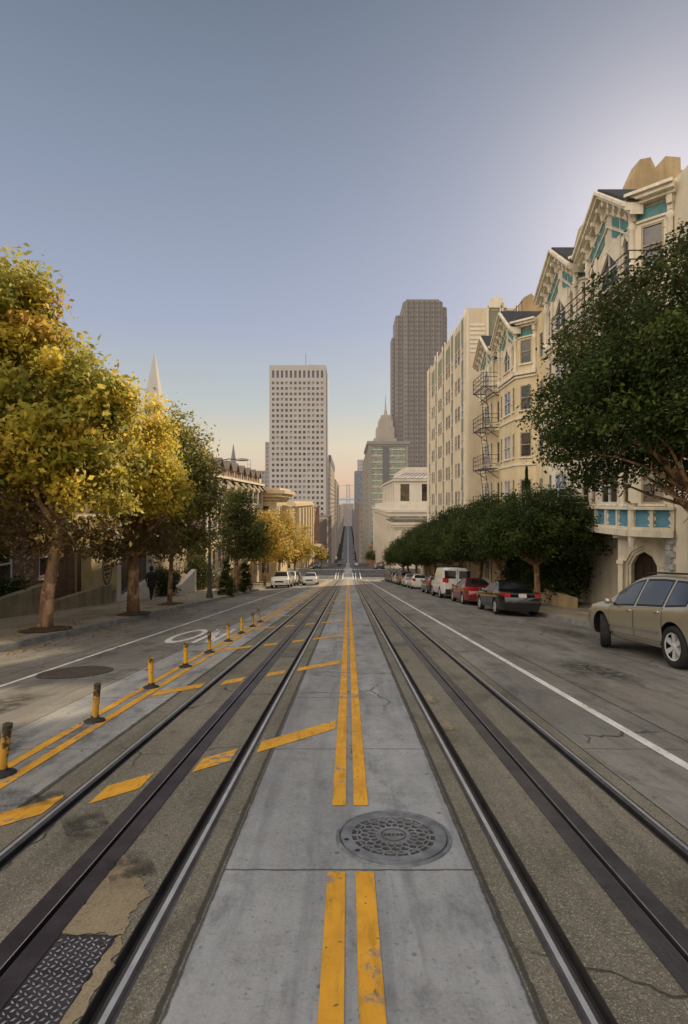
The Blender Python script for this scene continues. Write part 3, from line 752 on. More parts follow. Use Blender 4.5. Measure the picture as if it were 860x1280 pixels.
# blue balcony band on the two bays near the entrance
for yc in (23.3, 28.6):
    P = Vector((XB, yc - 1.95, 0)); bal = MB()
    segs = [(P, UY, NX, 3.9, 4), (Vector((XW, yc - 2.95, 0)), Vector((-S2, S2, 0)), Vector((-S2, -S2, 0)), 1.414, 2)]
    for k, (P, U, N, W, n) in enumerate(segs):
        ubox(bal, P, U, N, -.06, W + .06, -.28, -.16, .004, .24 + k * .003); ubox(bal, P, U, N, -.06, W + .06, -1.06, -.94, .004, .2 + k * .003)
        ubox(bal, P, U, N, -.06, W + .06, -1.3, -1.064, -.02, .3 + k * .003)
        for i in range(n + 1):
            u = W * i / n; ubox(bal, P, U, N, u - .06, u + .06, -.938, -.282, .004, .15 + k * .002)
        for i in range(n):
            u0, u1 = W * i / n + .06, W * (i + 1) / n - .06
            q = MB(); ubox(q, P, U, N, u0, u1, -.938, -.282, .003, .05); q.build('balcony_panel', M['bluepanel'], A)
            um = (u0 + u1) / 2
            for (z, h) in ((-.61, .16), (-.36, .07), (-.86, .07)):
                uprism(bal, P, U, N, [(u0, z - h), (u0 + .09, z), (u0, z + h)], .05, .09); uprism(bal, P, U, N, [(u1, z - h), (u1, z + h), (u1 - .09, z)], .05, .09)
    bal.build('balcony', M['creamtrim'], A)
    b = MB(); b.lathe([(.1, -1.7), (.14, -1.5), (.14, -.1), (.2, -.02)], 8, 0, Matrix.Translation((XB - .04, yc - 1.98, 0))); b.build('balcony_post', M['creamtrim'], A)
# stone portal on the slanted porch under the near bay
po = MB(); yb = -4.75; PP = Vector((12.45, 21.35, 0)); PU = Vector((-.64, .768, 0)); PN = Vector((-.768, -.64, 0)); PW = 1.9
def arch(w0, w1, zb, zs, za): c = (w0 + w1) / 2; return [(w0, zb), (w0, zs), (lerp(w0, c, .38), lerp(zs, za, .66)), (c, za), (lerp(w1, c, .38), lerp(zs, za, .66)), (w1, zs), (w1, zb)]
ars = [arch(.26, 1.64, yb, -2.5, -1.72), arch(.36, 1.54, yb, -2.5, -1.84), arch(.46, 1.44, yb, -2.5, -1.96)]
ou = [(0, yb), (0, -2.3), (0, -1.3), (.95, -1.3), (PW, -1.3), (PW, -2.3), (PW, yb)]
for k, (d0, d1) in enumerate(((-.3, .18), (-.3, .1), (-.3, .02))):
    oo = ou if k == 0 else ars[k - 1]
    for (a, b_, c, d) in zip(oo, oo[1:], ars[k][1:], ars[k]): uprism(po, PP, PU, PN, [a, b_, c, d], d0, d1)
for u in (.06, 1.66): ubox(po, PP, PU, PN, u, u + .18, yb, -2.5, .181, .3); ubox(po, PP, PU, PN, u - .05, u + .23, -2.5, -2.36, .181, .36)
ubox(po, PP, PU, PN, -.1, PW + .1, -1.44, -1.26, .181, .4)
po.build('portal', M['creamtrim'], A)
b = MB(); ubox(b, PP, PU, PN, .4, 1.5, yb, -1.8, -.45, -.36)
for k in range(3): ubox(b, PP, PU, PN, .5 + k * .31, .76 + k * .31, yb + .2, -2.5, -.36, -.33)
b.build('door', M['door'], A)
b = MB(); q1 = PP + PU * PW
b.quad((q1.x, q1.y, yb), (12.1, 24.6, yb), (12.1, 24.6, -1.25), (q1.x, q1.y, -1.25)); b.quad((PP.x, PP.y, yb), (12.6, 20.2, yb), (12.6, 20.2, -1.25), (PP.x, PP.y, -1.25)); b.build('porch_wall', M['creamtrim'], A)
b = MB(); P = Vector((XW, 19.9, 0))
for k in range(14): w = .5 if k % 2 else .34; ubox(b, P, UY, NX, .8 - w, .8, -4.6 + k * .235, -4.6 + (k + 1) * .235 - .012, .004, .12)
b.build('quoin', dull('grey_quoin_stone', (.45, .45, .44), .9, .4, 4.), A)
b = MB(); ubox(b, Vector((XW, 17.3, 0)), UY, NX, 0, 1.5, -4.4, -1.6, .003, .05); b.build('garage_door', M['door'], A)

# --- second gabled house
B = thing('apartment_house', 'yellow cream gabled apartment house with black iron fire escapes between pale tower and tree', 'apartment house', (12, 40, G(8, 40)), 'gabled cream apartment houses')
wall = MB()
slotwall(wall, B, 33.4, 35.2, -8, 11.8, FLOORS)
for yc in (38.15, 43.75): bay(B, wall, yc, -6.5, FLOORS)
slotwall(wall, B, 41.05, 40.9 + 0, -8, 11.8, FLOORS) if False else None
facade(wall, (XW, 41.05), UY, NX, [0, .001 + .0], [-8, 11.8], set())
facade(wall, (XW, 40.9), UY, NX, [0, .2], [-8, 11.8], set())
slotwall(wall, B, 46.7, 47.4, -8, 11.8, FLOORS)
wall.box(XW + .3, 26, 33.4, 47.4, -9, 11.7)
wall.box(XW, 26, 33.3, 33.398, -9, 11.8)
wall.quad((XW, 33.4, 11.8), (XW + .6, 33.4, 11.8), (XW + .6, 47.4, 11.8), (XW, 47.4, 11.8))
wall.build('wall', M['cream'], B)
party(B, 40.9, .8, [(12.3, 11.7), (12.6, 13.5), (13.04, 15.2), (13.6, 15.5), (14.0, 14.95), (16.5, 14.9), (16.5, 11.7)])
party(B, 46.6, .7, [(12.3, 11.7), (12.6, 13.5), (13.1, 14.8), (14.5, 14.8), (14.5, 11.7)])
for k, z in enumerate((8.5, 5.5, 2.5, -.5)): fire_escape(B, 40.2, 43.4, z, 9.85, 10.95, None, ladder=k > 0)
b = MB()
for u in range(5): b.bar((11.6, 36.8 + u * .7, 12.3), (11.6, 36.8 + u * .7, 13.4), .03)
b.bar((11.6, 36.8, 13.4), (11.6, 39.6, 13.4), .035); b.build('roof_railing', M['ironbar'], B)

# --- pale Art Deco tower block
C = thing('apartment_tower', 'pale cream apartment tower with upright green strips and finials along its top', 'apartment block', (12, 60, G(8, 60)))
M['decocream'] = dull('deco_cream', (.67, .57, .42), .9, .13, .6, streak=True, dirt=.25)
M['decotrim'] = dull('deco_pilaster', (.76, .69, .55), .85, .12, 1., streak=True)
M['decogreen'] = dull('deco_sage_panel', (.25, .255, .185), .85, .2, 1.2, streak=True)
wall = MB(); XC, Y0, Y1 = 11.5, 52.6, 79.0
rows = [(-9.1 + 2.92 * k, -9.1 + 2.92 * k + 1.5) for k in range(1, 9)]
zs = [-14] + [z for f in rows for z in f] + [18.0]
us = [0, 1.5]; op = set(); kinds = []
p = 1.5
while p < 25.5:
    for w, kd in ((.3, 0), (1.5, 2), (.3, 0), (.45, 0), (1.0, 1), (.5, 0), (1.0, 1), (.45, 0)):
        if p + w > 26.3: break
        us.append(p + w); kinds.append((len(us) - 2, kd)); p += w
us.append(26.4); us = us
for i, kd in kinds:
    if kd: op |= {(i, 2 * j + 1) for j in range(len(rows))}
facade(wall, (XC, Y0), UY, NX, us, zs, op, .05)
pil, grn = MB(), MB()
for i, kd in kinds:
    a, b_ = us[i], us[i + 1]
    if kd == 2:
        for z0, z1 in zip([-14] + [f[1] for f in rows], [f[0] for f in rows] + [18.4]): ubox(grn, (XC, Y0), UY, NX, a, b_, z0, z1, .004, .03)
        for e in (a - .26, b_ + .04): ubox(pil, (XC, Y0), UY, NX, e, e + .22, -14, 18.9 + .35 * ((i // 8) % 2), .004, .1)
        mid = (a + b_) / 2
    if kd == 1 and us[i + 1] < 26: ubox(grn, (XC, Y0), UY, NX, a - .1, b_ + .1, 15.9, 17.7, .004, .03)
    if kd:
        for z0, z1 in rows: window(C, (XC, Y0), UY, NX, a, b_, z0, z1, M['sash'] if kd == 1 else M['sashw'], GL if kd == 1 else [M['glassb'], M['glassb'], M['glassc']], depth=.045)
for u in (.0, 1.2, 26.1): ubox(pil, (XC, Y0), UY, NX, u, u + .22, -14, 18.7, .004, .2)
ubox(wall, (XC, Y0), UY, NX, .302, 26.4, 18.0, 18.5, -.3, .0)
# end wall towards the street climb
UX, NYm = Vector((1, 0, 0)), Vector((0, -1, 0))
us2 = [0, 2.0, 2.75, 3.6, 12]
facade(wall, (XC, Y0), UX, NYm, us2, zs, {(1, 2 * j + 1) for j in range(len(rows) - 1)}, .2)
for z0, z1 in rows[:-1]: window(C, (XC, Y0), UX, NYm, 2.0, 2.75, z0, z1, M['sash'], GL)
for k, (a, b_) in enumerate(((1.9, 2.9), (3.3, 4.3), (4.7, 5.7), (6.1, 7.1), (7.5, 8.5))):
    ubox(grn, (XC, Y0), UX, NYm, a, b_, 14.6, 18.3, .004, .03)
    for e in (a - .24, b_ + .02):
        ubox(pil, (XC, Y0), UX, NYm, e, e + .2, 13.8, 18.6 + (.35 if k == 1 else .1), .004, .2)
for k in range(7): ubox(pil, (XC, Y0), UX, NYm, .1, 1.55, 14.3 + k * .42, 14.3 + k * .42 + .2, .004, .05)
pil.prism([(13.2 + dx, Y0 - .2, 18.5 + dz) for dx, dz in ((0, 0), (.35, .55), (.35, .9), (.75, .9), (.95, 1.25), (1.15, .9), (1.55, .9), (1.55, .55), (1.9, 0))], (0, .3, 0))
ubox(wall, (XC, Y0), UX, NYm, 0, 12, 18.0, 18.5, -.3, 0)
wall.quad((XC, Y1, -14), (XC + 12, Y1, -14), (XC + 12, Y1, 18), (XC, Y1, 18)); wall.quad((XC, Y0, 18), (XC + 14, Y0, 18), (XC + 14, Y1, 18), (XC, Y1, 18)); wall.quad((XC + 14, Y0, -14), (XC + 14, Y1, -14), (XC + 14, Y1, 18), (XC + 14, Y0, 18))
wall.build('wall', M['decocream'], C); pil.split('pilaster', M['decotrim'], C); grn.split('green_panel', M['decogreen'], C)
# low corner building hidden behind the street trees
Cc = thing('corner_building', 'low plain building at the crossing corner mostly hidden behind clipped street trees', 'building', (12, 84, G(8, 84)))
b = MB(); ps = Panes(Cc, GL)
grid_face(b, ps, (11.6, 79.6), UY, NX, 8.6, -14, -5.2, 3, 3, .5, .5, .2); b.box(11.9, 24, 79.6, 88.2, -14, -5.21)
b.box(11.4, 24, 79.5, 88.3, -5.2, -4.9)
b.build('wall', M['decocream'], Cc); ps.close()

# --- white neoclassical block beyond the crossing
D = thing('neoclassical_building', 'white neoclassical stone building with tiled upper storey past the crossing', 'building', (10, 150, -14))
M['stone'] = dull('white_stone', (.66, .60, .50), .85, .12, .4, streak=True, haze=(.06, HZ))
M['rooftile'] = dull('pale_roof_tile', (.5, .46, .40), .9, .2, .8, haze=(.08, HZ))
wall = MB(); ps = Panes(D, [M['glassd'], M['glassb']])
grid_face(wall, ps, (10, 128), UY, NX, 80, -21, -3.2, 14, 3, .32, .55, .4)
grid_face(wall, ps, (10, 128), UX, NYm, 32, -21, -3.2, 6, 3, .3, .55, .4)
wall.box(10.3, 42, 128.4, 208, -22, -3.21)
wall.box(9.4, 42, 127.4, 208, -3.2, -2.3); wall.box(9.0, 42, 127.0, 208, -2.3, -1.7); wall.box(10.2, 42, 128.3, 207, -1.7, -.4)
grid_face(wall, ps, (10.8, 129), UX, NYm, 30, -.4, 5.0, 6, 1, .42, .74, .4); grid_face(wall, ps, (10.8, 129), UY, NX, 44, -.4, 5.0, 8, 1, .42, .74, .4)
wall.box(11.2, 40, 129.4, 173, -.4, 4.99); wall.box(10.3, 41, 128.5, 173.5, 5.0, 5.5)
wall.box(14, 40, 135, 168, 7.2, 8.6)
for k in range(7): ubox(wall, (10, 128), UX, NYm, 1.2 + 5.2 * k, 1.9 + 5.2 * k, -21, -3.21, .004, .5)
for k in range(15): ubox(wall, (10, 128), UY, NX, 2.4 + 5.7 * k, 3.1 + 5.7 * k, -21, -3.21, .004, .35)
wall.build('wall', M['stone'], D); ps.close()
b = MB(); e = [(10.2, 128.4), (41, 128.4), (41, 173.6), (10.2, 173.6)]; i4 = [(14, 134), (38, 134), (38, 168), (14, 168)]
for k in range(4):
    a, a2, c, c2 = e[k], e[(k + 1) % 4], i4[(k + 1) % 4], i4[k]
    n = 30 if k % 2 == 0 else 40
    for j in range(n):
        f0, f1 = j / n, (j + .62) / n
        L = lambda p, q, f: (lerp(p[0], q[0], f), lerp(p[1], q[1], f))
        s0, s1, t1, t0 = L(a, a2, f0), L(a, a2, f1), L(c2, c, f1), L(c2, c, f0)
        b.quad((*s0, 5.6), (*s1, 5.6), (*t1, 7.3), (*t0, 7.3))
    b.quad((*a, 5.5), (*a2, 5.5), (*c, 7.18), (*c2, 7.18), 1)
b.build('tiled_roof', [M['rooftile'], dull('roof_tile_shade', (.24, .2, .16), .9, .2, 1., haze=(.08, HZ))], D)
# dark-corniced portico in front
Pq = thing('stone_portico', 'low stone portico with dark projecting cornice just above the clipped trees', 'portico', (13, 112, -13))
b = MB(); b.box(9.6, 26, 110, 124, -13.5, -5.4); b.box(9.4, 27, 109.6, 124, -5.4, -4.9); b.box(8.6, 27, 108.8, 124, -4.4, -3.9); b.box(8.9, 27, 109.1, 124, -4.9, -4.4); b.build('wall', M['stone'], Pq)
b = MB(); b.box(8.55, 27.05, 108.75, 124.05, -3.9, -3.7); b.box(9.3, 26, 109.5, 123.5, -3.7, -3.3); b.build('cornice', dull('weathered_bronze', (.16, .14, .11), .7, .3, 2.), Pq)
for k in range(5):
    b = MB(); b.lathe([(.42, -13), (.4, -6), (.55, -5.6), (.55, -5.45)], 12, 0, Matrix.Translation((10.4 + 3.3 * k, 109.7, 0))); b.build('column', M['stone'], Pq, True)

# --- downtown
def tower(name, label, base, boxes, mat, glassm, group=None, faces=(), cat='skyscraper', extra=None):
    t = thing(name, label, cat, base, group); w = MB(); ps = Panes(t, glassm)
    for bx in boxes: w.box(*bx)
    for f in faces: grid_face(w, ps, **f)
    if extra: extra(w, t)
    w.build('wall', mat, t); ps.close()
    return t
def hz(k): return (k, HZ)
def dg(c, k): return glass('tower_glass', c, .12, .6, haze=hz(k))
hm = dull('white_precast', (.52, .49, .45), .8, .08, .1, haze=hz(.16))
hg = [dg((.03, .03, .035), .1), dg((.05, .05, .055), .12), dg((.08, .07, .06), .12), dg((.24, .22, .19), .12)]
def hx(w, t):
    # tall louvre storey and parapet
    us = [0]; 
    for i in range(12): c = 1.2 + 3.22 * (i + .5); us += [c - .85, c + .85]
    us.append(41); op = {(2 * i + 1, 1) for i in range(12)}
    facade(w, (-57, 400), UX, NYm, us, [88.5, 90.3, 95.6, 99.5], op, 1.2)
    b = MB()
    for i in range(12): b.quad((-57 + us[2 * i + 1], 401.1, 90.3), (-57 + us[2 * i + 2], 401.1, 90.3), (-57 + us[2 * i + 2], 401.1, 95.6), (-57 + us[2 * i + 1], 401.1, 95.6))
    b.build('louvre_storey', hg[0], t)
    b = MB(); b.box(-29, -25.5, 410, 416, 99.5, 102.2); b.build('roof_plant', hg[2], t)
    b = MB(); b.tube([(-31.5, 412, 99), (-31.5, 412, 111)], .2, 6); b.build('antenna', hg[2], t)
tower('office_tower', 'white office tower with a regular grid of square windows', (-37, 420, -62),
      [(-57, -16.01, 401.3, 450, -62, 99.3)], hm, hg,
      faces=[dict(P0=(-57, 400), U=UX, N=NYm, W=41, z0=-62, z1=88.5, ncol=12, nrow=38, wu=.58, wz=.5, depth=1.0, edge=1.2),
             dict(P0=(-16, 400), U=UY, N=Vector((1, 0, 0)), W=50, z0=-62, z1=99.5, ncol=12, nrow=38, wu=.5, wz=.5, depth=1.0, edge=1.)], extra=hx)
def solidtower(name, label, x0, x1, y0, y1, zt, col, k, glassc, ncol, nrow, side=None, cap=None, cat='skyscraper', wu=.6, wz=.5, zb=-62, extra=None, dep=.6):
    m = dull(name + '_wall', col, .85, .12, .08, streak=True, haze=hz(k)); g = [dg(glassc, k), dg(tuple(x * 1.7 for x in glassc), k)]
    fs = [dict(P0=(x0, y0), U=UX, N=NYm, W=x1 - x0, z0=zb, z1=zt, ncol=ncol, nrow=nrow, wu=wu, wz=wz, depth=dep, edge=.6)]
    L = y1 - y0
    if side == 'r': fs.append(dict(P0=(x0, y0), U=UY, N=NX, W=L, z0=zb, z1=zt, ncol=max(4, int(L / 4)), nrow=nrow, wu=wu, wz=wz, depth=dep, edge=.6))
    if side == 'l': fs.append(dict(P0=(x1, y0), U=UY, N=Vector((1, 0, 0)), W=L, z0=zb, z1=zt, ncol=max(4, int(L / 4)), nrow=nrow, wu=wu, wz=wz, depth=dep, edge=.6))
    bx = [(x0 + (dep if side == 'r' else 0), x1 - (dep if side == 'l' else 0), y0 + dep, y1, zb, zt - .01)]
    def ex(w, t):
        if cap:
            b = MB(); b.box(x0 - .4, x1 + .4, y0 - .4, y1, zt, zt + cap[0]); b.build('roof_storey', dull('cap', cap[1], .8, .1, .1, haze=hz(k)), t)
        if extra: extra(w, t)
    return tower(name, label, ((x0 + x1) / 2, y0, zb), bx, m, g, None, fs, cat, ex)
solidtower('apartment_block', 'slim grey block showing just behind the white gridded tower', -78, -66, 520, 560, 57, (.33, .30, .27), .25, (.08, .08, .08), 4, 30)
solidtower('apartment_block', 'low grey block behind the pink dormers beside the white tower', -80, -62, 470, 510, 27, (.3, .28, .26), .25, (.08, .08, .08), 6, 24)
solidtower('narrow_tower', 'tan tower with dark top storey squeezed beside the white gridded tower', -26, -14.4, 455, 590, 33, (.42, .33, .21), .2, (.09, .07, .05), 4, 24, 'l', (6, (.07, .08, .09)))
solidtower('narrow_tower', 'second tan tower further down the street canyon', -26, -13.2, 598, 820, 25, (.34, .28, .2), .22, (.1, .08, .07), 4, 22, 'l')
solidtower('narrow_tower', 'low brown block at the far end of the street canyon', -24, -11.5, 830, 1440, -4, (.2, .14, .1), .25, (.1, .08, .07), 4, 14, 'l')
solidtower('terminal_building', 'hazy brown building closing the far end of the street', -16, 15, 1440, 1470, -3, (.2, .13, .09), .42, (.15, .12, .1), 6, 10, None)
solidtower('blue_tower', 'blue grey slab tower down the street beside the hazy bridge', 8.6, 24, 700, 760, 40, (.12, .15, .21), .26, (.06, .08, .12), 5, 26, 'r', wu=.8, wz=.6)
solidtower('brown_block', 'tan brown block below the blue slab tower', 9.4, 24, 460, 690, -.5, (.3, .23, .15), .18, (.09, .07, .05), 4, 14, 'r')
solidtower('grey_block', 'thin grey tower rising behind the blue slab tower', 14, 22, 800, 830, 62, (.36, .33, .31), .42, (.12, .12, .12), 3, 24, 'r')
solidtower('brown_block', 'low dim block added to shade the far end of the street', 10.5, 24, 770, 1430, -14, (.16, .12, .09), .22, (.06, .05, .04), 4, 12, 'r')  # row added so its shadow covers the far road
# green glass office building
def gx(w, t):
    m = dull('slab_cornice', (.25, .235, .2), .8, .1, .2, haze=hz(.14))
    b = MB(); b.box(8.3, 26.8, 239, 290, 25.3, 26.6); b.box(8.9, 26.2, 239.6, 290, 24.5, 25.3); b.build('roof_slab', m, t)
    b = MB(); b.box(15.1, 17.9, 239.4, 239.9, -36, 24.4); b.build('dark_strip', dull('dark_lift_strip', (.1, .105, .11), .5, .2, .3, haze=hz(.12)), t)
    b = MB()
    for k in range(22): z = -34 + k * 2.7; b.box(8.9, 26.05, 239.75, 239.97, z, z + .35)
    b.build('spandrel', dull('spandrel_metal', (.5, .52, .45), .5, .1, .3, haze=hz(.14)), t)
    b = MB(); b.box(25.0, 26.1, 239.3, 239.94, -36, 24.4); b.box(8.95, 10.2, 239.3, 239.93, -36, 24.4); b.build('corner_pier', dull('corner_pier', (.24, .22, .18), .7, .1, .3, haze=hz(.12)), t)
tower('glass_office', 'green glass office block with flat slab cornice and dark central strip', (17, 240, -36),
      [(9.4, 26, 240.5, 345, -36, 24.5)], dull('bronze_mullion', (.27, .24, .19), .6, .1, .2, haze=hz(.14)),
      [glass('green_tower_glass', (.22, .30, .20), .1, .7, haze=hz(.12), curtain=(.42, .46, .30)), glass('green_tower_glass', (.16, .27, .24), .1, .7, haze=hz(.12), curtain=(.3, .44, .4))],
      faces=[dict(P0=(9, 240), U=UX, N=NYm, W=17, z0=-36, z1=24.5, ncol=12, nrow=22, wu=.86, wz=.82, depth=.3, edge=1.2),
             dict(P0=(9, 240), U=UY, N=NX, W=105, z0=-36, z1=24.5, ncol=26, nrow=22, wu=.6, wz=.6, depth=.5, edge=.6)], extra=gx)
# stepped old tower with spire
def sx2(w, t):
    for (x0, x1, z0, z1) in ((23.5, 44, -62, 58), (26, 42, 58, 68), (28, 40.5, 68, 75), (30, 39, 75, 79)): 
        w.box(x0, x1, 500, 520, z0, z1)
        for k in range(int((x1 - x0) / 1.6)): w.box(x0 + .5 + k * 1.6, x0 + 1.1 + k * 1.6, 499.6, 499.99, max(z0, 45), z1 + .6)
    b = MB(); b.lathe([(2.2, 79), (1.6, 81), (1.3, 84), (.8, 86), (.5, 91), (.15, 99)], 8, 0, Matrix.Translation((34.5, 508, 0))); b.build('spire', dull('spire_stone', (.4, .36, .3), .8, .1, .2, haze=hz(.28)), t)
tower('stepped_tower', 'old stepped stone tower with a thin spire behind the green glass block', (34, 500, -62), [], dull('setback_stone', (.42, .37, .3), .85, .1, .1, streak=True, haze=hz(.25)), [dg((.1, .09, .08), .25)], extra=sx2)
# dark granite skyscraper with saw-tooth bays
G5 = thing('granite_skyscraper', 'tall brown granite skyscraper with stepped top and toothed bays', 'skyscraper', (66, 500, -62))
gm = dull('carnelian_granite', (.2, .175, .145), .6, .12, .06, haze=hz(.2)); gg = [dg((.05, .045, .045), .2), dg((.09, .08, .075), .2)]
w = MB(); ps = Panes(G5, gg)
def saw(x0, x1, y, zb, zt, n):
    """A facade of alternating projecting bays, each with its column of windows."""
    W = (x1 - x0) / n; nrow = int((zt - zb - 4) / 7.9)
    for k in range(n):
        a, c = x0 + W * k, x0 + W * (k + .5)
        for P0, P1 in (((a, y), (c, y - W * .45)), ((c, y - W * .45), (x0 + W * (k + 1), y))):
            U = Vector((P1[0] - P0[0], P1[1] - P0[1], 0)); L = U.length; U /= L; N = Vector((U.y, -U.x, 0))
            grid_face(w, ps, P0, U, N, L, zb, zt, 1, nrow * 2, .62, .55, .6)
saw(51.0, 84.8, 500, 5, 182, 7); saw(43.6, 51, 506, 5, 171, 1.0 and 2); saw(84.8, 90.3, 506, 5, 178.5, 1)
saw(40.6, 43.6, 514, 5, 153, 1)
w.box(50, 86, 501, 540, -62, 181.9); w.box(43.6, 91, 507, 535, -62, 170.9); w.box(84.8, 90.8, 507, 535, 100, 178.4); w.box(40.6, 91, 515, 530, -62, 152.9)
w.box(53, 83, 503, 530, 182, 185)
w.build('wall', gm, G5); ps.close()
# pointed pyramid tower far to the north
py = thing('pyramid_tower', 'tip of a white pyramid skyscraper rising above the yellow plane trees', 'skyscraper', (-242, 690, -60))
pm = dull('pyramid_quartz', (.55, .52, .47), .8, .06, .1, haze=hz(.2)); b = MB(); ap = (-242, 690, 190)
cs = [(-242 - 36, 654, -60), (-242 + 36, 654, -60), (-242 + 36, 726, -60), (-242 - 36, 726, -60)]
b.add(cs + [ap], [(0, 1, 4), (1, 2, 4), (2, 3, 4), (3, 0, 4)]); b.build('pyramid', pm, py)
b = MB()
for k in range(44):
    z = -55 + k * 3.6; h = (190 - z) / 250 * 36
    b.quad((-242 - h * .93, 690 - h - .3, z), (-242 + h * .93, 690 - h - .3, z), (-242 + h * .915, 690 - h - .05, z + 1.6), (-242 - h * .915, 690 - h - .05, z + 1.6))
b.build('window_band', dg((.15, .14, .13), .2), py)
b = MB(); b.box(-242 - 19, -242 - 15, 684, 696, 20, 80); b.box(-242 + 15, -242 + 19, 684, 696, 20, 80); b.build('wing', pm, py)
# church spire
ch = thing('church_spire', 'slim dark church spire with pinnacles behind the pink dormers', 'church spire', (-40, 195, -24))
b = MB(); b.box(-43, -38, 193, 198, -24, 8); b.lathe([(1.7, 8), (1.5, 11), (.1, 20.5)], 8, 0, Matrix.Translation((-40.6, 195.5, 0)))
for dx, dy in ((-2, -2), (2, -2), (-2, 2), (2, 2)): b.lathe([(.5, 8), (.45, 10.5), (.05, 13.5)], 6, 0, Matrix.Translation((-40.6 + dx, 195.5 + dy, 0)))
b.build('spire', dull('spire_slate', (.22, .21, .2), .85, .1, .3, haze=hz(.12)), ch)
# suspension bridge
br = thing('suspension_bridge', 'hazy grey suspension bridge tower and deck at the end of the street', 'bridge', (2, 2600, -66))
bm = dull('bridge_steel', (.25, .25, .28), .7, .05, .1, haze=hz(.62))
b = MB()
for x in (-6.5, 8.5): b.box(x - 1.9, x + 1.9, 2598, 2602, -66, 84)
for z in (80, 55, 30, 5): b.box(-6, 8, 2599, 2601, z - 2, z + 1)
for z0, z1 in ((5, 30), (30, 55), (55, 80)): b.bar((-6, 2600, z0), (8, 2600, z1), 1.5); b.bar((8, 2600, z0), (-6, 2600, z1), 1.5)
b.build('bridge_tower', bm, br)
b = MB(); b.box(-700, 700, 2596, 2604, 10, 17); b.build('deck', bm, br)
b = MB()
for s in (-1, 1): b.tube([(1 + s * 700 * k / 12, 2600, 20 + 64 * (1 - k / 12) ** 2) for k in range(13)], 1.0, 5)
b.build('main_cable', bm, br)
# far hills over the bay
b = MB(); hp = []
for k in range(61):
    x = -4500 + 150 * k; hp.append((x, 90 + 70 * noise.noise(Vector((x * .0011, 3.1, 0))) + 25 * noise.noise(Vector((x * .004, 1, 0)))))
for (xa, za), (xb, zb) in zip(hp, hp[1:]):
    b.quad((xa, 8600, -66), (xb, 8600, -66), (xb, 9100, zb), (xa, 9100, za)); b.quad((xa, 9100, za), (xb, 9100, zb), (xb, 9800, zb * .7), (xa, 9800, za * .7))
struct(b.build('hills', dull('far_hills', (.2, .19, .18), 1., .1, .002, haze=(.86, (.58, .52, .50))), None))

# --- north side of the street
M['brick'] = None
m, nt = newmat('dark_brick'); v = pos(nt)
sp = nd(nt, 'ShaderNodeSeparateXYZ', {0: v}); cb = nd(nt, 'ShaderNodeCombineXYZ', {0: mth(nt, 'ADD', sp.outputs[0], sp.outputs[1]), 1: sp.outputs[2], 2: 0.})
bt = nd(nt, 'ShaderNodeTexBrick', {'Vector': cb.outputs[0], 'Color1': (.20, .10, .075, 1), 'Color2': (.13, .065, .05, 1), 'Mortar': (.2, .17, .14, 1), 'Scale': 1., 'Mortar Size': .012, 'Brick Width': .24, 'Row Height': .08})
finish(nt, bt.outputs['Color'], .9, 0, bt.outputs['Fac'], .4, .01); M['brick'] = m
BR = thing('brick_house', 'dark brick apartment house behind the tall plane tree', 'apartment house', (-13, 16, -3.5))
UYm, NXp = Vector((0, 1, 0)), Vector((1, 0, 0))
w = MB(); fl = [(-3.2, -1.6), (.2, 1.7)]
us = [0]; 
for k in range(6): us += [1.3 + 2.9 * k, 2.5 + 2.9 * k]
us.append(18.2); zs = [-6, -3.0, -1.4, .4, 1.9, 3.4]
op = {(2 * k + 1, j) for k in range(6) for j in (1, 3)}
facade(w, (-12.2, 6.0), UY, NXp, us, zs, op, .18); w.box(-24, -12.5, 6, 24.2, -7, 3.39); w.box(-24, -12.0, 24.0, 24.2, -6.5, 3.4)
w.build('wall', M['brick'], BR)
for k in range(6):
    for j in (1, 3): window(BR, (-12.2, 6.0), UY, NXp, us[2 * k + 1], us[2 * k + 2], zs[j], zs[j + 1], M['sashw'], GL, sill=M['creamtrim'])
b = MB(); b.box(-24, -11.8, 5.9, 24.3, 3.4, 3.8); b.build('cornice', M['tanwall'], BR)
# low garden wall, stepped
rw = thing('garden_wall', 'low stepped concrete garden wall in front of the dark brick house', 'wall', (-11.2, 18, G(-7.5, 18)))
b = MB()
for y0, y1, h0, h1 in ((4, 11, .6, .6), (11, 17.2, .35, .75), (17.21, 20.6, .55, .85), (20.61, 26.2, .35, .7)):
    za, zb = G(-7.5, y0) + .15, G(-7.5, y1) + .15
    top = max(za, zb) + h0
    b.prism([(-11.5, y0, za - .4), (-11.5, y1, zb - .4), (-11.5, y1, zb + h1 + .25), (-11.5, y0, za + h0)], (.3, 0, 0))
b.build('wall', dull('stained_concrete', (.27, .235, .165), .95, .35, 1.5, streak=True, dirt=.5), rw)
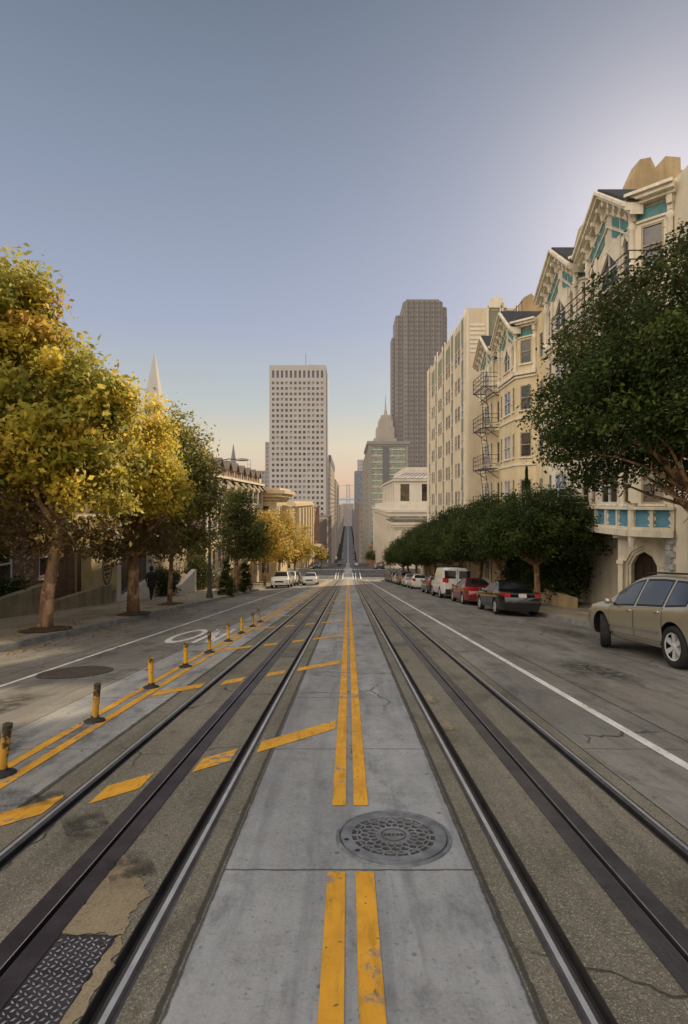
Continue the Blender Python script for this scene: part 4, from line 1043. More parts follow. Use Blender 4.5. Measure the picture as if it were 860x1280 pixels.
# cream panel with oval emblem, shop front
pn = thing('sign_panel', 'cream wall panel bearing a dark oval emblem behind the plane trees', 'sign', (-11.4, 25, G(-7.5, 25)))
b = MB(); b.box(-11.75, -11.3, 24.3, 27.0, -4.25, -1.9); b.build('panel', dull('cream_panel', (.46, .37, .22), .85, .25, 1.5, dirt=.3), pn)
b = MB()
E = lambda r, a: (-11.29, 25.9 + .52 * r * math.cos(a), -3.05 + .86 * r * math.sin(a))
for k in range(40):
    a0, a1 = 2 * math.pi * k / 40, 2 * math.pi * (k + 1) / 40
    b.quad(E(1, a0), E(1, a1), E(.9, a1), E(.9, a0)); b.quad(E(.84, a0), E(.84, a1), E(.81, a1), E(.81, a0))
rr = random.Random(4)
for z, ww in ((-2.62, .22), (-2.78, .3), (-3.0, .34), (-3.14, .34), (-3.36, .28), (-3.52, .18)):
    y = 25.9 - ww
    while y < 25.9 + ww - .04:
        l = rr.uniform(.03, .075); b.quad((-11.29, y, z - .05), (-11.29, y + l, z - .05), (-11.29, y + l, z + .05), (-11.29, y, z + .05)); y += l + .025
b.build('emblem', dull('emblem_black', (.03, .025, .02), .8, .2, 5.), pn)
sh = thing('shop_front', 'white framed dark shop front beside the emblem panel', 'shop front', (-11.4, 28.5, G(-7.5, 28)))
zb = G(-7.5, 29) + .15
b = MB(); b.box(-11.9, -11.3, 27.02, 27.5, zb - .5, -1.3); b.box(-11.9, -11.35, 32, 32.4, zb - .8, -1.3); b.box(-11.9, -11.33, 27.5, 32, -1.7, -1.3)
b.prism([(-11.8, 27.5, zb - .8), (-11.8, 32, zb - .8), (-11.8, 32, zb + .75), (-11.8, 27.5, zb + .25)], (.4, 0, 0)); b.build('frame', M['sashw'], sh)
b = MB(); b.quad((-11.7, 27.5, zb), (-11.7, 32, zb), (-11.7, 32, -1.7), (-11.7, 27.5, -1.7)); b.build('pane', M['glassd'], sh)
b = MB(); b.box(-22, -11.95, 24.3, 34, -7, -1.0); b.box(-22, -11.9, 24.25, 34.05, -1.0, -.7); b.build('wall', M['tanwall'], sh)
ww = thing('white_wall', 'white garden wall with sloping top beside the thin street tree', 'wall', (-11.2, 37, G(-7.5, 37)))
b = MB(); za = G(-7.5, 34.5) + .15
b.prism([(-11.4, 34.2, za - .9), (-11.4, 40.2, za - 1.2), (-11.4, 40.2, za + .95), (-11.4, 36.5, za + .35), (-11.4, 34.2, za + .3)], (.35, 0, 0)); b.build('wall', M['sashw'], ww)
sd = thing('shingle_house', 'plain dim house in the shade behind the dark street trees', 'house', (-14, 38, -6))
b = MB(); b.box(-26, -12.6, 34.2, 44.6, -9, .3); b.prism([(-26, 34, .3), (-12.2, 34, .3), (-19, 34, 2.8)], (0, 10.8, 0)); b.build('wall', dull('brown_stucco', (.34, .27, .19), .95, .25, 1.2, dirt=.3), sd)  # the house's own mid brown wall colour
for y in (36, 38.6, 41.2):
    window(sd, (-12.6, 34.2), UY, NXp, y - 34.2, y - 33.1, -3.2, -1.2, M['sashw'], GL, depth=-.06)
# row of houses with gabled dormers
V = thing('dormer_terrace', 'cream terrace with row of pink gabled dormers above slate roof', 'terrace', (-12, 60, -9))
M['pink'] = dull('pink_stucco', (.58, .36, .26), .85, .15, 1., streak=True)
M['vic'] = dull('terrace_stucco', (.55, .44, .30), .9, .15, 1., streak=True)
M['awn'] = dull('slate_mansard', (.2, .165, .13), .8, .25, 1.5)
w = MB(); us = [0]
for k in range(8): us += [.7 + 3.65 * k, 2.0 + 3.65 * k, 2.25 + 3.65 * k, 3.3 + 3.65 * k]
us.append(29.6); rows = [(-8.9, -7.2), (-5.9, -4.1), (-3.0, -1.5), (-.2, 1.35)]
zs = [-14] + [z for f in rows for z in f] + [2.2]
op = {(i, 2 * j + 1) for k in range(8) for i in (4 * k + 1, 4 * k + 3) for j in range(4)}
facade(w, (-11.6, 45.0), UY, NXp, us, zs, op, .2); w.box(-26, -11.9, 45.0, 74.6, -14, 2.19)
w.build('wall', M['vic'], V)
for k in range(8):
    for i in (4 * k + 1, 4 * k + 3):
        for z0, z1 in rows[1:]: window(V, (-11.6, 45.0), UY, NXp, us[i], us[i + 1], z0, z1, M['sash'], [M['glassd'], M['glassb']], sill=M['creamtrim'])
b = MB()
for z0, z1, o in ((2.2, 2.4, .35), (-.75, -.55, .12), (-3.5, -3.3, .12), (-6.5, -6.2, .2)): ubox(b, (-11.6, 45), UY, NXp, 0, 29.6, z0, z1, .004, o)
for k in range(9): ubox(b, (-11.6, 45), UY, NXp, max(0, 3.65 * k - .12), min(29.6, 3.65 * k + .28), -3.29, 2.19, .004, .1)
b.build('cornice', M['creamtrim'], V)
b = MB(); b.prism([(-11.25, 45, 2.4), (-13.4, 45, 3.3), (-24, 45, 3.3), (-24, 45, 2.4)], (0, 29.6, 0)); b.build('mansard_roof', M['awn'], V)
for k in range(8):
    y = 46.9 + 3.65 * k
    b = MB(); b.box(-14, -11.75, y - .75, y + .75, 2.42, 3.3); b.prism([(-11.75, y - .75, 3.3), (-11.75, y + .75, 3.3), (-11.75, y, 3.92)], (-2.4, 0, 0)); d_ = b.build('dormer', M['pink'], V)
    b = MB(); b.prism([(-11.5, y - 1.0, 3.15), (-11.5, y, 4.0), (-11.5, y, 4.1), (-11.5, y - 1.05, 3.22)], (-2.8, 0, 0)); b.prism([(-11.5, y + 1.0, 3.15), (-11.5, y, 4.0), (-11.5, y, 4.1), (-11.5, y + 1.05, 3.22)], (-2.8, 0, 0)); b.build('dormer_roof', M['awn'], d_)
    b = MB(); b.box(-11.76, -11.74, y - .4, y + .4, 2.6, 3.25); b.build('dormer_window', M['glassd'], d_)
    b = MB(); b.prism([(-11.6, y + 1.0, 2.3), (-10.9, y + 1.0, 1.5), (-10.9, y + 1.0, 1.42), (-11.6, y + 1.0, 2.1)], (0, 1.5, 0)); b.build('window_hood', M['awn'], V)
b = MB(); b.bar((-12, 66, 3.3), (-12, 66, 5.2), .06); b.bar((-12, 68, 3.3), (-12, 68, 5.2), .06); b.bar((-12, 66, 5.2), (-12, 68, 5.2), .06); b.bar((-12, 66, 4.6), (-12, 68, 4.6), .05); b.build('roof_frame', M['whiteiron'], V)
# corner house with round cornice
I = thing('corner_house', 'sunlit cream corner house with broad flat cornice behind the golden trees', 'house', (-11, 80, -11))
w = MB(); ps = Panes(I, GL); MI = dull('sunny_cream', (.60, .48, .31), .9, .13, .8, streak=True)
grid_face(w, ps, (-16, 75.2), UX, NYm, 6.3, -14, .3, 2, 4, .3, .55, .2); w.box(-26, -16, 75.2, 88, -14, 1.5)
cx, cy, rad = -9.9, 78.4, 1.5
for k in range(10): pass
grid_face(w, ps, (-9.7, 75.2), UY, NXp, 13, -14, .3, 5, 4, .42, .55, .2); w.box(-16, -9.95, 75.5, 88.2, -14, .29)
w.box(-16.2, -9.4, 74.9, 88.4, .3, .75)
b = MB(); b.box(-16.6, -8.9, 74.4, 88.8, .75, 1.2); b.box(-16.9, -8.5, 74.1, 89.1, 1.2, 1.65); b.box(-16.4, -9.2, 74.7, 88.5, 1.65, 2.0)
b.box(-14, -12.5, 78, 79.5, 2.0, 3.8)
w.build('wall', MI, I); b.build('cornice', MI, I); ps.close()
for k, z in enumerate((-3.5, -7)):
    b = MB(); b.lathe([(1.25, z), (1.3, z + 2.6), (1.55, z + 2.9), (1.0, z + 3.1)], 16, 0, Matrix.Translation((-9.9, 82, 0))); b.build('round_bay', MI, I, True)
J = thing('flat_block', 'cream block with bay windows across the crossing behind the golden trees', 'building', (-12, 140, -16))
w = MB(); ps = Panes(J, GL)
grid_face(w, ps, (-22, 112), UX, NYm, 11, -18, -.8, 4, 5, .5, .55, .2); grid_face(w, ps, (-11, 112), UY, NXp, 58, -18, -.8, 18, 5, .45, .55, .2); w.box(-22, -11.3, 112.3, 170, -18, -.81)
w.box(-22.4, -10.5, 111.5, 170.4, -.8, -.2); w.box(-22, -10.8, 112, 170, -.2, .3)
for k in range(6): w.box(-11, -10.1, 115 + 9 * k, 118 + 9 * k, -15, -1.2)
w.build('wall', MI, J); ps.close()
K = thing('brick_block', 'orange brick block further down the hill side of the street', 'building', (-12, 200, -22))
w = MB(); ps = Panes(K, GL)
grid_face(w, ps, (-20, 172), UX, NYm, 9.2, -26, -1.6, 3, 6, .4, .5, .2); grid_face(w, ps, (-10.8, 172), UY, NXp, 36, -26, -1.6, 9, 6, .4, .5, .2); w.box(-20, -11.1, 172.3, 208, -26, -1.61)
w.box(-20.3, -10.4, 171.7, 208.3, -1.6, -1.2)
w.build('wall', dull('orange_brick', (.40, .21, .11), .9, .2, .8, haze=hz(.05)), K); ps.close()
solidtower('grey_walkup', 'dim block lining the far side of the next crossing', -24, -11.8, 228, 395, -9, (.2, .15, .11), .08, (.06, .05, .05), 4, 8, 'l', zb=-60, cat='building')
CH = thing('pagoda_building', 'red and green pagoda roofed building past the next crossing', 'building', (10, 220, -24))
b = MB(); b.box(8.6, 22, 214, 236, -30, -17.5); b.build('wall', dull('red_brick_pagoda', (.34, .13, .08), .9, .2, 1., haze=hz(.06)), CH)
for z, o in ((-19.2, .9), (-17.5, .6), (-15.5, .3)):
    b = MB(); c0, c1 = (8.6 - o, 214 - o), (13.5 + o, 219 + o); m2 = ((c0[0] + c1[0]) / 2, (c0[1] + c1[1]) / 2)
    b.add([(c0[0], c0[1], z + .25), (c1[0], c0[1], z + .25), (c1[0], c1[1], z + .25), (c0[0], c1[1], z + .25), (m2[0] - 1, m2[1] - 1, z + 1.2), (m2[0] + 1, m2[1] - 1, z + 1.2), (m2[0] + 1, m2[1] + 1, z + 1.2), (m2[0] - 1, m2[1] + 1, z + 1.2)], [(0, 1, 5, 4), (1, 2, 6, 5), (2, 3, 7, 6), (3, 0, 4, 7), (4, 5, 6, 7), (0, 3, 2, 1)])
    b.build('pagoda_roof', dull('green_tile', (.06, .2, .15), .7, .2, 1., haze=hz(.06)), CH)
b = MB(); b.box(9.2, 13, 214.6, 218.4, -17.4, -15.3); b.build('upper_storey', dull('pale_red', (.4, .2, .12), .9, .2, 1.), CH)
# ---------------------------------------------------------------- trees
M['leaf'] = leafmat('plane_leaf', .5, .5); M['leafd'] = leafmat('evergreen_leaf', .15, .5)
def barkmat(name, c, c2):
    m, nt = newmat(name); v = pos(nt)
    n = noise_(nt, scaled(nt, v, (1, 1, .25)), 9, 6, .65); n2 = noise_(nt, v, 3, 4, .6)
    col = mixc(nt, mapr(nt, n, .35, .65), c, c2); col = mixc(nt, mapr(nt, n2, .5, .62), col, tuple(x * 1.5 for x in c2))
    finish(nt, col, .9, 0, n, .7, .02); return m
M['bark'] = barkmat('plane_bark', (.15, .085, .045), (.33, .20, .11)); M['barkd'] = barkmat('grey_bark', (.10, .075, .05), (.26, .19, .12))
def leaf_obj(name, C, Nn, S, T, mat, parent, aspect=.5):
    n = len(C)
    rs = np.random.RandomState(n % 9973)
    rv = rs.normal(size=(n, 3)); t = np.cross(Nn, rv); t /= np.linalg.norm(t, axis=1, keepdims=True) + 1e-9
    bb = np.cross(Nn, t); S = S[:, None]
    fold = Nn * S * .18
    v = np.stack([C + t * S, C + bb * S * aspect + fold, C - t * S * .9, C - bb * S * aspect + fold], 1).reshape(-1, 3)
    me = bpy.data.meshes.new(name); me.vertices.add(4 * n); me.vertices.foreach_set('co', v.astype(np.float32).ravel())
    me.loops.add(4 * n); me.loops.foreach_set('vertex_index', np.arange(4 * n, dtype=np.int32))
    me.polygons.add(n); me.polygons.foreach_set('loop_start', np.arange(0, 4 * n, 4, dtype=np.int32))
    a = me.attributes.new('tint', 'FLOAT_COLOR', 'FACE'); a.data.foreach_set('color', np.concatenate([T, np.ones((n, 1))], 1).astype(np.float32).ravel())
    me.materials.append(mat); me.update(calc_edges=True); me.validate()
    return link(name, me, parent)
def crown_pts(seed, lobes, per, cr, size, palette, zmin=-.75, shellpow=.35, bump=.22, upw=.35, outw=.8, jit=.25):
    """Leaf clumps through the volume of several lobes (centre, radii, clumps)."""
    rs = np.random.RandomState(seed); C, Nn, S, T, K = [], [], [], [], []
    pal = np.array(palette)
    for (c, r, nc) in lobes:
        c = np.array(c, float); r = np.array(r, float); k = 0
        while k < nc:
            d = rs.normal(size=3); d /= np.linalg.norm(d)
            if d[2] < zmin: continue
            k += 1
            rad = rs.uniform() ** shellpow * (1 + bump * noise.noise(Vector(d * 2.1 + c * .7)) * 1.6)
            p = c + d * r * rad; K.append(p)
            n = int(per * rs.uniform(.6, 1.4)); q = rs.normal(size=(n, 3)) * cr * rs.uniform(.7, 1.3) * np.array([1, 1, .75])
            nn = rs.normal(size=(n, 3)) * .8 + d * outw + np.array([0, 0, upw]); nn /= np.linalg.norm(nn, axis=1, keepdims=True)
            base = pal[rs.choice(len(pal))] * rs.uniform(.75, 1.25)
            mix_ = pal[rs.randint(len(pal), size=n)]
            col = (base[None] * .75 + mix_ * .25) * rs.uniform(1 - jit, 1 + jit, size=(n, 1))
            C.append(p + q); Nn.append(nn); S.append(size * rs.uniform(.45, 1.5, size=n)); T.append(np.clip(col, 0, 1))
    return np.concatenate(C), np.concatenate(Nn), np.concatenate(S), np.concatenate(T), K
def limbs(mb, seed, fork, targets, r0, wob=.25, n=7, twigs=2):
    """Tapered limbs from the fork to clump centres, wandering on the way."""
    rs = random.Random(seed); fork = Vector(fork)
    for tg in targets:
        tg = Vector(tg); L = (tg - fork).length; pts, rad = [], []
        mid = fork.lerp(tg, .45) + Vector((rs.uniform(-1, 1), rs.uniform(-1, 1), rs.uniform(-.1, .9))) * wob * L * .4
        for k in range(7):
            f = k / 6; p = fork.lerp(mid, f).lerp(mid.lerp(tg, f), f)
            p += Vector((rs.uniform(-1, 1), rs.uniform(-1, 1), rs.uniform(-1, 1))) * .03 * L * (f > 0)
            pts.append(p); rad.append(max(.008, r0 * (1 - f) ** 1.0 * .9 + .01))
        mb.tube(pts, rad, n)
        for _ in range(twigs):
            k = rs.randint(2, 5); e = pts[k] + Vector((rs.uniform(-1, 1), rs.uniform(-1, 1), rs.uniform(-.2, 1))) * .10 * L
            mb.tube([pts[k], pts[k].lerp(e, .5) + Vector((0, 0, .06 * L)), e], [rad[k] * .6, rad[k] * .35, .006], 5)
GOLD = [(.52, .40, .035), (.40, .34, .035), (.26, .27, .035), (.64, .48, .05), (.46, .25, .03), (.14, .17, .03), (.30, .30, .03)]
YEL = [(.68, .51, .04), (.58, .44, .04), (.40, .36, .04), (.72, .55, .07)]
GRN = [(.06, .08, .018), (.10, .12, .02), (.18, .17, .025), (.045, .06, .015), (.28, .22, .03)]
BRN = [(.085, .045, .018), (.11, .06, .02), (.05, .04, .015)]
AMB = [(.46, .27, .03), (.40, .25, .03), (.34, .25, .035), (.50, .31, .05), (.28, .2, .03)]
DRK = [(.014, .030, .006), (.022, .044, .008), (.034, .058, .010), (.010, .020, .005), (.055, .075, .012)]
def street_tree(name, label, base, trunk, tr, lobes, palette, per=40, cr=.3, size=.1, seed=1, mat='leaf', bark='bark', group=None, nlimb=16, low=None, lr=None, **kw):
    t = thing(name, label, 'tree', base, group)
    C, Nn, S, T, K = crown_pts(seed, lobes, per, cr, size, palette, **kw)
    if low:
        l = low; C2, N2, S2, T2, K2 = crown_pts(seed + 50, l, int(per * .6), cr * 1.2, size * .9, BRN)
        C, Nn, S, T = (np.concatenate(z) for z in ((C, C2), (Nn, N2), (S, S2), (T, T2))); K += K2
    leaf_obj('crown', C, Nn, S, T, M[mat], t)
    b = MB(); b.tube(trunk, tr, 12)
    rs = random.Random(seed); rs.shuffle(K); limbs(b, seed, trunk[-1], K[:nlimb], lr or tr[-1] * .62)
    b.build('trunk', M[bark], t, True)
    return t
def gp(x, y, s=.14): return Vector((x, y, G(x, y) + s))
def pit(x, y, w=.55, l=.9):
    z = lambda yy: G(-7.5, yy) + .14 + .02 if x < 0 else G(7.75, yy) + .14 + .02
    b = MB(); n = 20; c = [(x + w * math.cos(2 * math.pi * k / n) * (1 + .2 * math.sin(k * 2.3)), y + l * math.sin(2 * math.pi * k / n) * (1 + .15 * math.sin(k * 3.1))) for k in range(n)]
    vs = [(a, e, z(e)) for a, e in c] + [(x, y, z(y) + .1)]
    b.add(vs, [(k, (k + 1) % n, n) for k in range(n)]); struct(b.build('tree_pit_ground', M['soil']))
SW = lambda y: G(-7.5, y) + .16
pl = 'plane trees on the north pavement'
# tall autumn plane tree
g = SW(14.9)
street_tree('plane_tree', 'tall autumn plane tree with leaning bare trunk by the kerb', (-8.2, 14.9, g),
    [(-8.2, 14.9, g - .1), (-8.17, 14.9, g + .25), (-8.1, 14.9, g + 1.0), (-7.95, 14.9, g + 1.8), (-7.85, 14.9, g + 2.35), (-7.84, 14.85, g + 2.7)], [.24, .19, .17, .155, .15, .15],
    [((-8.9, 14.6, 3.1), (1.6, 1.9, 3.0), 125), ((-7.35, 14.3, 2.0), (1.45, 1.5, 1.85), 95), ((-9.9, 13.9, 1.6), (1.8, 1.8, 2.3), 85), ((-8.9, 14.4, 4.9), (1.2, 1.4, 1.25), 55), ((-6.7, 14.2, 2.5), (1.0, 1.1, 1.4), 50), ((-9.6, 14.6, 4.3), (1.3, 1.4, 1.9), 60), ((-7.7, 14.8, .75), (1.9, 1.7, 1.1), 50)],
    GOLD, 150, .23, .085, 3, low=[((-8.3, 14.8, -.8), (2.3, 1.9, .75), 40)], nlimb=34, bump=.3); pit(-8.15, 14.9)
g = SW(20.3)
street_tree('plane_tree', 'bright yellow plane tree in full sun with stout pale trunk', (-7.9, 20.3, g),
    [(-7.9, 20.3, g - .1), (-7.9, 20.3, g + .9), (-7.88, 20.3, g + 1.7), (-7.85, 20.3, g + 2.1)], [.24, .2, .19, .17],
    [((-7.75, 20.2, 2.0), (1.25, 1.5, 2.1), 90), ((-7.9, 20.0, .7), (1.65, 1.7, 1.4), 75), ((-6.95, 20, .6), (1.0, 1.2, 1.3), 60)],
    YEL, 105, .22, .075, 7, low=[((-8.0, 20.2, -1.3), (1.7, 1.5, 1.0), 75)], nlimb=26); pit(-7.85, 20.3, .5, 1.1)
g = SW(26)
street_tree('plane_tree', 'dark green plane tree with thin trunk between yellow tree and lamp post', (-8.4, 26, g),
    [(-8.4, 26, g - .1), (-8.38, 26, g + 1.0), (-8.3, 26, g + 2.3)], [.12, .1, .09],
    [((-7.9, 25.8, 2.2), (1.5, 1.7, 2.1), 110), ((-7.4, 25.5, .3), (1.6, 1.6, 1.9), 110), ((-8.6, 26, -.4), (1.9, 1.6, 1.5), 90), ((-8.0, 26, -1.9), (1.9, 1.5, .9), 50)],
    GRN, 70, .27, .08, 11, nlimb=22, bump=.35); pit(-8.35, 26, .5, 1.1)
g = SW(38)
street_tree('street_tree', 'dark bushy street tree behind the clipped cone shrubs', (-7.7, 38, g),
    [(-7.7, 38, g - .1), (-7.7, 38, g + 1.5), (-7.65, 38, g + 2.6)], [.16, .13, .12],
    [((-7.6, 38, -.5), (1.25, 1.3, 1.4), 80), ((-7.5, 38, -2.0), (1.7, 1.6, 1.3), 110), ((-7.0, 38, -3.2), (1.5, 1.5, .9), 70)],
    DRK + GRN[:2], 60, .26, .085, 13, nlimb=14)
for k, (x, y, s, lab) in enumerate(((-8.3, 55, 1.0, 'golden plane tree above the white car parked facing uphill'), (-8.0, 64, 1.12, 'broad golden plane tree in front of the corner house'), (-7.2, 74, 1.05, 'amber plane tree at the lower end of the block'))):
    g = SW(y)
    street_tree('plane_tree', lab, (x, y, g), [(x, y, g - .1), (x + .05, y, g + 1.4), (x + .1, y, g + 2.4)], [.15, .12, .11],
        [((x + .1, y, g + 4.9 * s), (2.1 * s, 2.3, 2.5 * s), 120), ((x + .9, y, g + 3.9 * s), (2.0 * s, 2.0, 1.5), 70), ((x - .5, y - .3, g + 3.4 * s), (1.7, 1.8, 1.2), 50)],
        AMB, 34, .34, .13, 20 + k, nlimb=16)
for k, (x, y, s, pal, lab) in enumerate(((-8.4, 118, .8, GRN, 'green street tree just past the crossing beside the street name sign'), (-8.6, 150, .9, AMB, 'small golden tree beyond the crossing against the brick block'), (-8.8, 184, .8, GRN, 'small dim green tree far down the hill'), (8.8, 196, .9, GRN, 'far green street tree on the stone building side'))):
    g = G(-7.5, y) + .15
    street_tree('street_tree', lab, (x, y, g), [(x, y, g - .1), (x, y, g + 1.2), (x, y, g + 2.4)], [.15, .12, .1],
        [((x + (.6 if x < 0 else -.6), y, g + 4.2 * s), (2.4 * s, 2.4, 2.2 * s), 90)], pal, 30, .4, .16, 30 + k, nlimb=8)
# clipped cone shrubs and hedges
def shrub(name, label, cat, base, lobes, palette, per, cr, size, seed, group=None, stem=None, **kw):
    t = thing(name, label, cat, base, group)
    C, Nn, S, T, K = crown_pts(seed, lobes, per, cr, size, palette, zmin=-1, **kw)
    leaf_obj('foliage', C, Nn, S, T, M['leafd'], t)
    b = MB(); b.tube([(base[0], base[1], base[2] - .05), (base[0] + .02, base[1], base[2] + .5), (base[0], base[1], base[2] + (stem or 1.0))], [.06, .05, .02], 7); b.build('stem', M['barkd'], t)
    return t
for x, y, s, lab in ((-7.75, 35.2, 1.0, 'broader clipped cone shrub right beside the street lamp'), (-7.55, 40.5, .95, 'narrower clipped cone shrub under the dark bushy tree')):
    g = SW(y)
    shrub('cone_shrub', lab, 'shrub', (x, y, g), [((x, y, g + .35), (.62 * s, .62, .5), 60), ((x, y, g + .95), (.5 * s, .5, .5), 45), ((x, y, g + 1.5), (.34 * s, .34, .5), 30), ((x, y, g + 2.0), (.16, .16, .35), 14)], DRK, 34, .09, .05, int(y), 'clipped cone shrubs', bump=.1)
g = SW(32)
shrub('hedge', 'long dark clipped hedge between shop front and white garden wall', 'hedge', (-11.0, 33.4, g), [((-11.1, 32.6 + .7 * k, SW(32.6 + .7 * k) + .85), (.45, .6, .85), 40) for k in range(4)], DRK, 34, .13, .06, 5, bump=.1)
g = SW(41)
shrub('shrub', 'dark climbing bush against the house behind the lamp post', 'shrub', (-11.2, 42, g), [((-11.3, 41.6, g + 1.3), (.8, 1.6, 1.5), 90), ((-11.2, 43.6, g + .8), (.7, 1.0, 1.1), 50)], DRK + GRN[:2], 36, .2, .08, 6)
for k, (x, y, r, lab) in enumerate(((-11.9, 15.4, .5, 'low dark shrub behind the stepped garden wall near the tall plane tree'), (-11.9, 19.2, .45, 'small dark shrub behind the middle of the stepped garden wall'))):
    g = SW(y) + .4
    shrub('shrub', lab, 'shrub', (x, y, g), [((x, y, g + .4), (r, 1.0, .5), 50)], DRK, 34, .14, .06, 60 + k, stem=.4)

# big ficus on the south pavement
SE = lambda y: G(7.75, y) + .16
g = SE(13.2); bx_, by_ = 9.75, 13.4
t = thing('ficus_tree', 'huge dark green domed ficus tree overhanging the silver beige car', 'tree', (bx_, by_, g))
C, Nn, S, T, K = crown_pts(41, [((9.7, 13.6, 3.1), (4.2, 3.9, 3.7), 760), ((7.75, 13.6, 2.1), (3.1, 3.1, 2.6), 460), ((10.4, 12.6, 2.4), (3.2, 3.2, 3.0), 200), ((8.2, 14.6, .75), (2.4, 2.2, .9), 130), ((11.8, 13.5, 2.6), (3., 3.4, 3.2), 130)], 95, .19, .054, DRK, zmin=-.46, shellpow=.2, bump=.12, upw=.5, jit=.5)
rs_ = np.random.RandomState(4); keep = (C[:, 2] > 1.25 + .35 * np.sin(C[:, 0] * 2.3 + C[:, 1] * 1.7)) | (C[:, 1] > 14.2) | (rs_.uniform(size=len(C)) < .16)
C, Nn, S, T = C[keep], Nn[keep], S[keep], T[keep]     # the near underside stays open, showing the limbs
leaf_obj('crown', C, Nn, S, T, M['leafd'], t)
b = MB(); b.tube([(bx_ + .1, by_, g - .1), (bx_, by_, g + .6), (bx_ - .05, by_, g + 1.6), (bx_, by_, g + 2.3)], [.36, .28, .25, .27], 12)
rs = random.Random(2); fk = Vector((bx_, by_, g + 2.25))
for tg, r in (((7.0, 14.6, .95), .15), ((6.5, 13.8, 1.9), .13), ((7.6, 12.2, .7), .13), ((8.3, 15.9, 1.6), .12), ((9.0, 11.0, 1.0), .12), ((6.9, 15.4, .6), .09), ((7.4, 13.2, .35), .09), ((5.9, 12.9, 1.9), .13), ((6.6, 12.0, 1.6), .11), ((7.6, 11.2, 1.5), .11), ((5.8, 13.9, 1.35), .10), ((10.5, 14, 5.0), .16), ((8.6, 13.6, 4.4), .14), ((11.8, 12.8, 2.5), .14)):
    limbs(b, rs.randint(0, 999), fk, [tg], r, .38, 8, 9)
b.build('trunk', M['bark'], t, True); pit(9.75, 13.4, .7, 1.0)
# clipped row
row = [(9.05, 26.4, 1.0, 'clipped dark ficus with visible forked trunk beside the black sedan'), (9.1, 32.6, 1.05, 'clipped dark ficus beside the red sedan'), (9.1, 38.6, 1.1, 'clipped dark ficus behind the white van'),
       (9.2, 45.0, 1.15, 'clipped dark ficus below the iron fire escapes'), (9.0, 51.5, 1.12, 'clipped dark ficus in front of the near edge of the Art Deco tower'), (9.0, 57.8, 1.15, 'clipped dark ficus beside the small white hatchback'),
       (9.0, 64.2, 1.12, 'clipped dark ficus beside the white saloon further down'), (8.8, 70.6, 1.15, 'clipped dark ficus near the bottom of the block'), (8.6, 77.0, 1.1, 'last clipped dark ficus but one before the crossing'), (8.4, 83.2, 1.05, 'last clipped dark ficus before the crossing')]
protos = []
for k in range(3):
    t = thing('ficus_tree', 'x', 'tree', (0, 0, 0), 'clipped ficus trees along the south pavement', world=False)
    r_ = random.Random(70 + k)
    lob = [((0, 0, 3.75), (2.55, 2.9, 1.75), 300), ((-1.0, .3, 3.2), (1.9, 2.2, 1.35), 120), ((.8, -.4, 3.4), (2.0, 2.0, 1.5), 110), ((r_.uniform(-1, 1), r_.uniform(-1, 1), 4.6), (1.5, 1.5, 1.0), 50)]
    C, Nn, S, T, K = crown_pts(80 + k, lob, 70, .21, .066, DRK, zmin=-.7, shellpow=.2, bump=.16, upw=.5, jit=.4)
    leaf_obj('crown', C, Nn, S, T, M['leafd'], t)
    b = MB(); lean = r_.uniform(-.25, .25); b.tube([(0, 0, -.2), (.02, 0, .5), (lean * .5, 0, 1.3), (lean, .1, 1.95)], [.2, .15, .13, .14], 10)
    low = [(-1.4, -.6, 2.9), (1.2, .5, 2.9), (-.6, 1.3, 3.0), (.5, -1.4, 2.8), (-1.7, .7, 3.2), (1.7, -.7, 3.4), (0, 0, 4.3)]
    limbs(b, 90 + k, (lean, .1, 1.9), low, .085, .3, 7, 3); b.build('trunk', M['bark'], t, True)
    protos.append(t)
for k, (x, y, s, lab) in enumerate(row):
    t = protos[k] if k < 3 else copy_tree(protos[k % 3])
    t.location = (x, y, SE(y)); t.scale = (s, s, s * (1.0 + .03 * (k % 2))); t['label'] = lab
    if k >= 3: t.rotation_euler = (0, 0, (2.1, 3.4, 1.0, 4.2, 5.1, 2.8, .7)[k - 3])
# bushes against the blue-panelled house, little conifers
for k, (x, y, rx, rz, h, lab) in enumerate(((10.6, 27.3, 1.1, 1.6, 1.7, 'big dark bush beside the arched stone portal'), (10.5, 30.6, 1.0, 1.5, 1.6, 'dark bush below the pale blue balcony rail'), (10.7, 34.0, .9, 1.3, 1.4, 'dark shade bush between the two gabled houses'))):
    g = SE(y)
    shrub('bush', lab, 'bush', (x, y, g), [((x, y, g + h), (rx, 1.5, rz), 190)], DRK, 44, .2, .075, 130 + k, shellpow=.25, bump=.15)
for k, (x, y, h, w_, lab) in enumerate(((10.55, 32.6, 7.8, .75, 'slender dark conifer rising in front of the yellow cream house'), (10.5, 34.6, 6.3, .5, 'shorter dark conifer tip beside the taller conifer'))):
    g = SE(y); t = thing('conifer', lab, 'tree', (x, y, g), 'conifers before the yellow cream house')
    rs = np.random.RandomState(k); n = 3600; f = rs.uniform(.12, 1, n) ** .8; a = rs.uniform(0, 6.28, n); lay = .6 + .4 * np.abs(np.sin(f * 34))
    rr_ = w_ * (1.04 - f) * lay * rs.uniform(.3, 1, n) ** .5
    C = np.stack([x + rr_ * np.cos(a), y + rr_ * np.sin(a), g + f * h - rr_ * .25], 1); Nn = np.stack([np.cos(a) * .4, np.sin(a) * .4, np.ones(n)], 1) + rs.normal(size=(n, 3)) * .4; Nn /= np.linalg.norm(Nn, axis=1, keepdims=True)
    leaf_obj('crown', C, Nn, .075 * rs.uniform(.6, 1.3, n), np.array(DRK)[rs.randint(5, size=n)] * 1.3, M['leafd'], t)
    b = MB(); b.tube([(x, y, g - .1), (x, y, g + h * .5), (x, y, g + h)], [.12, .07, .015], 8); b.build('trunk', M['barkd'], t)
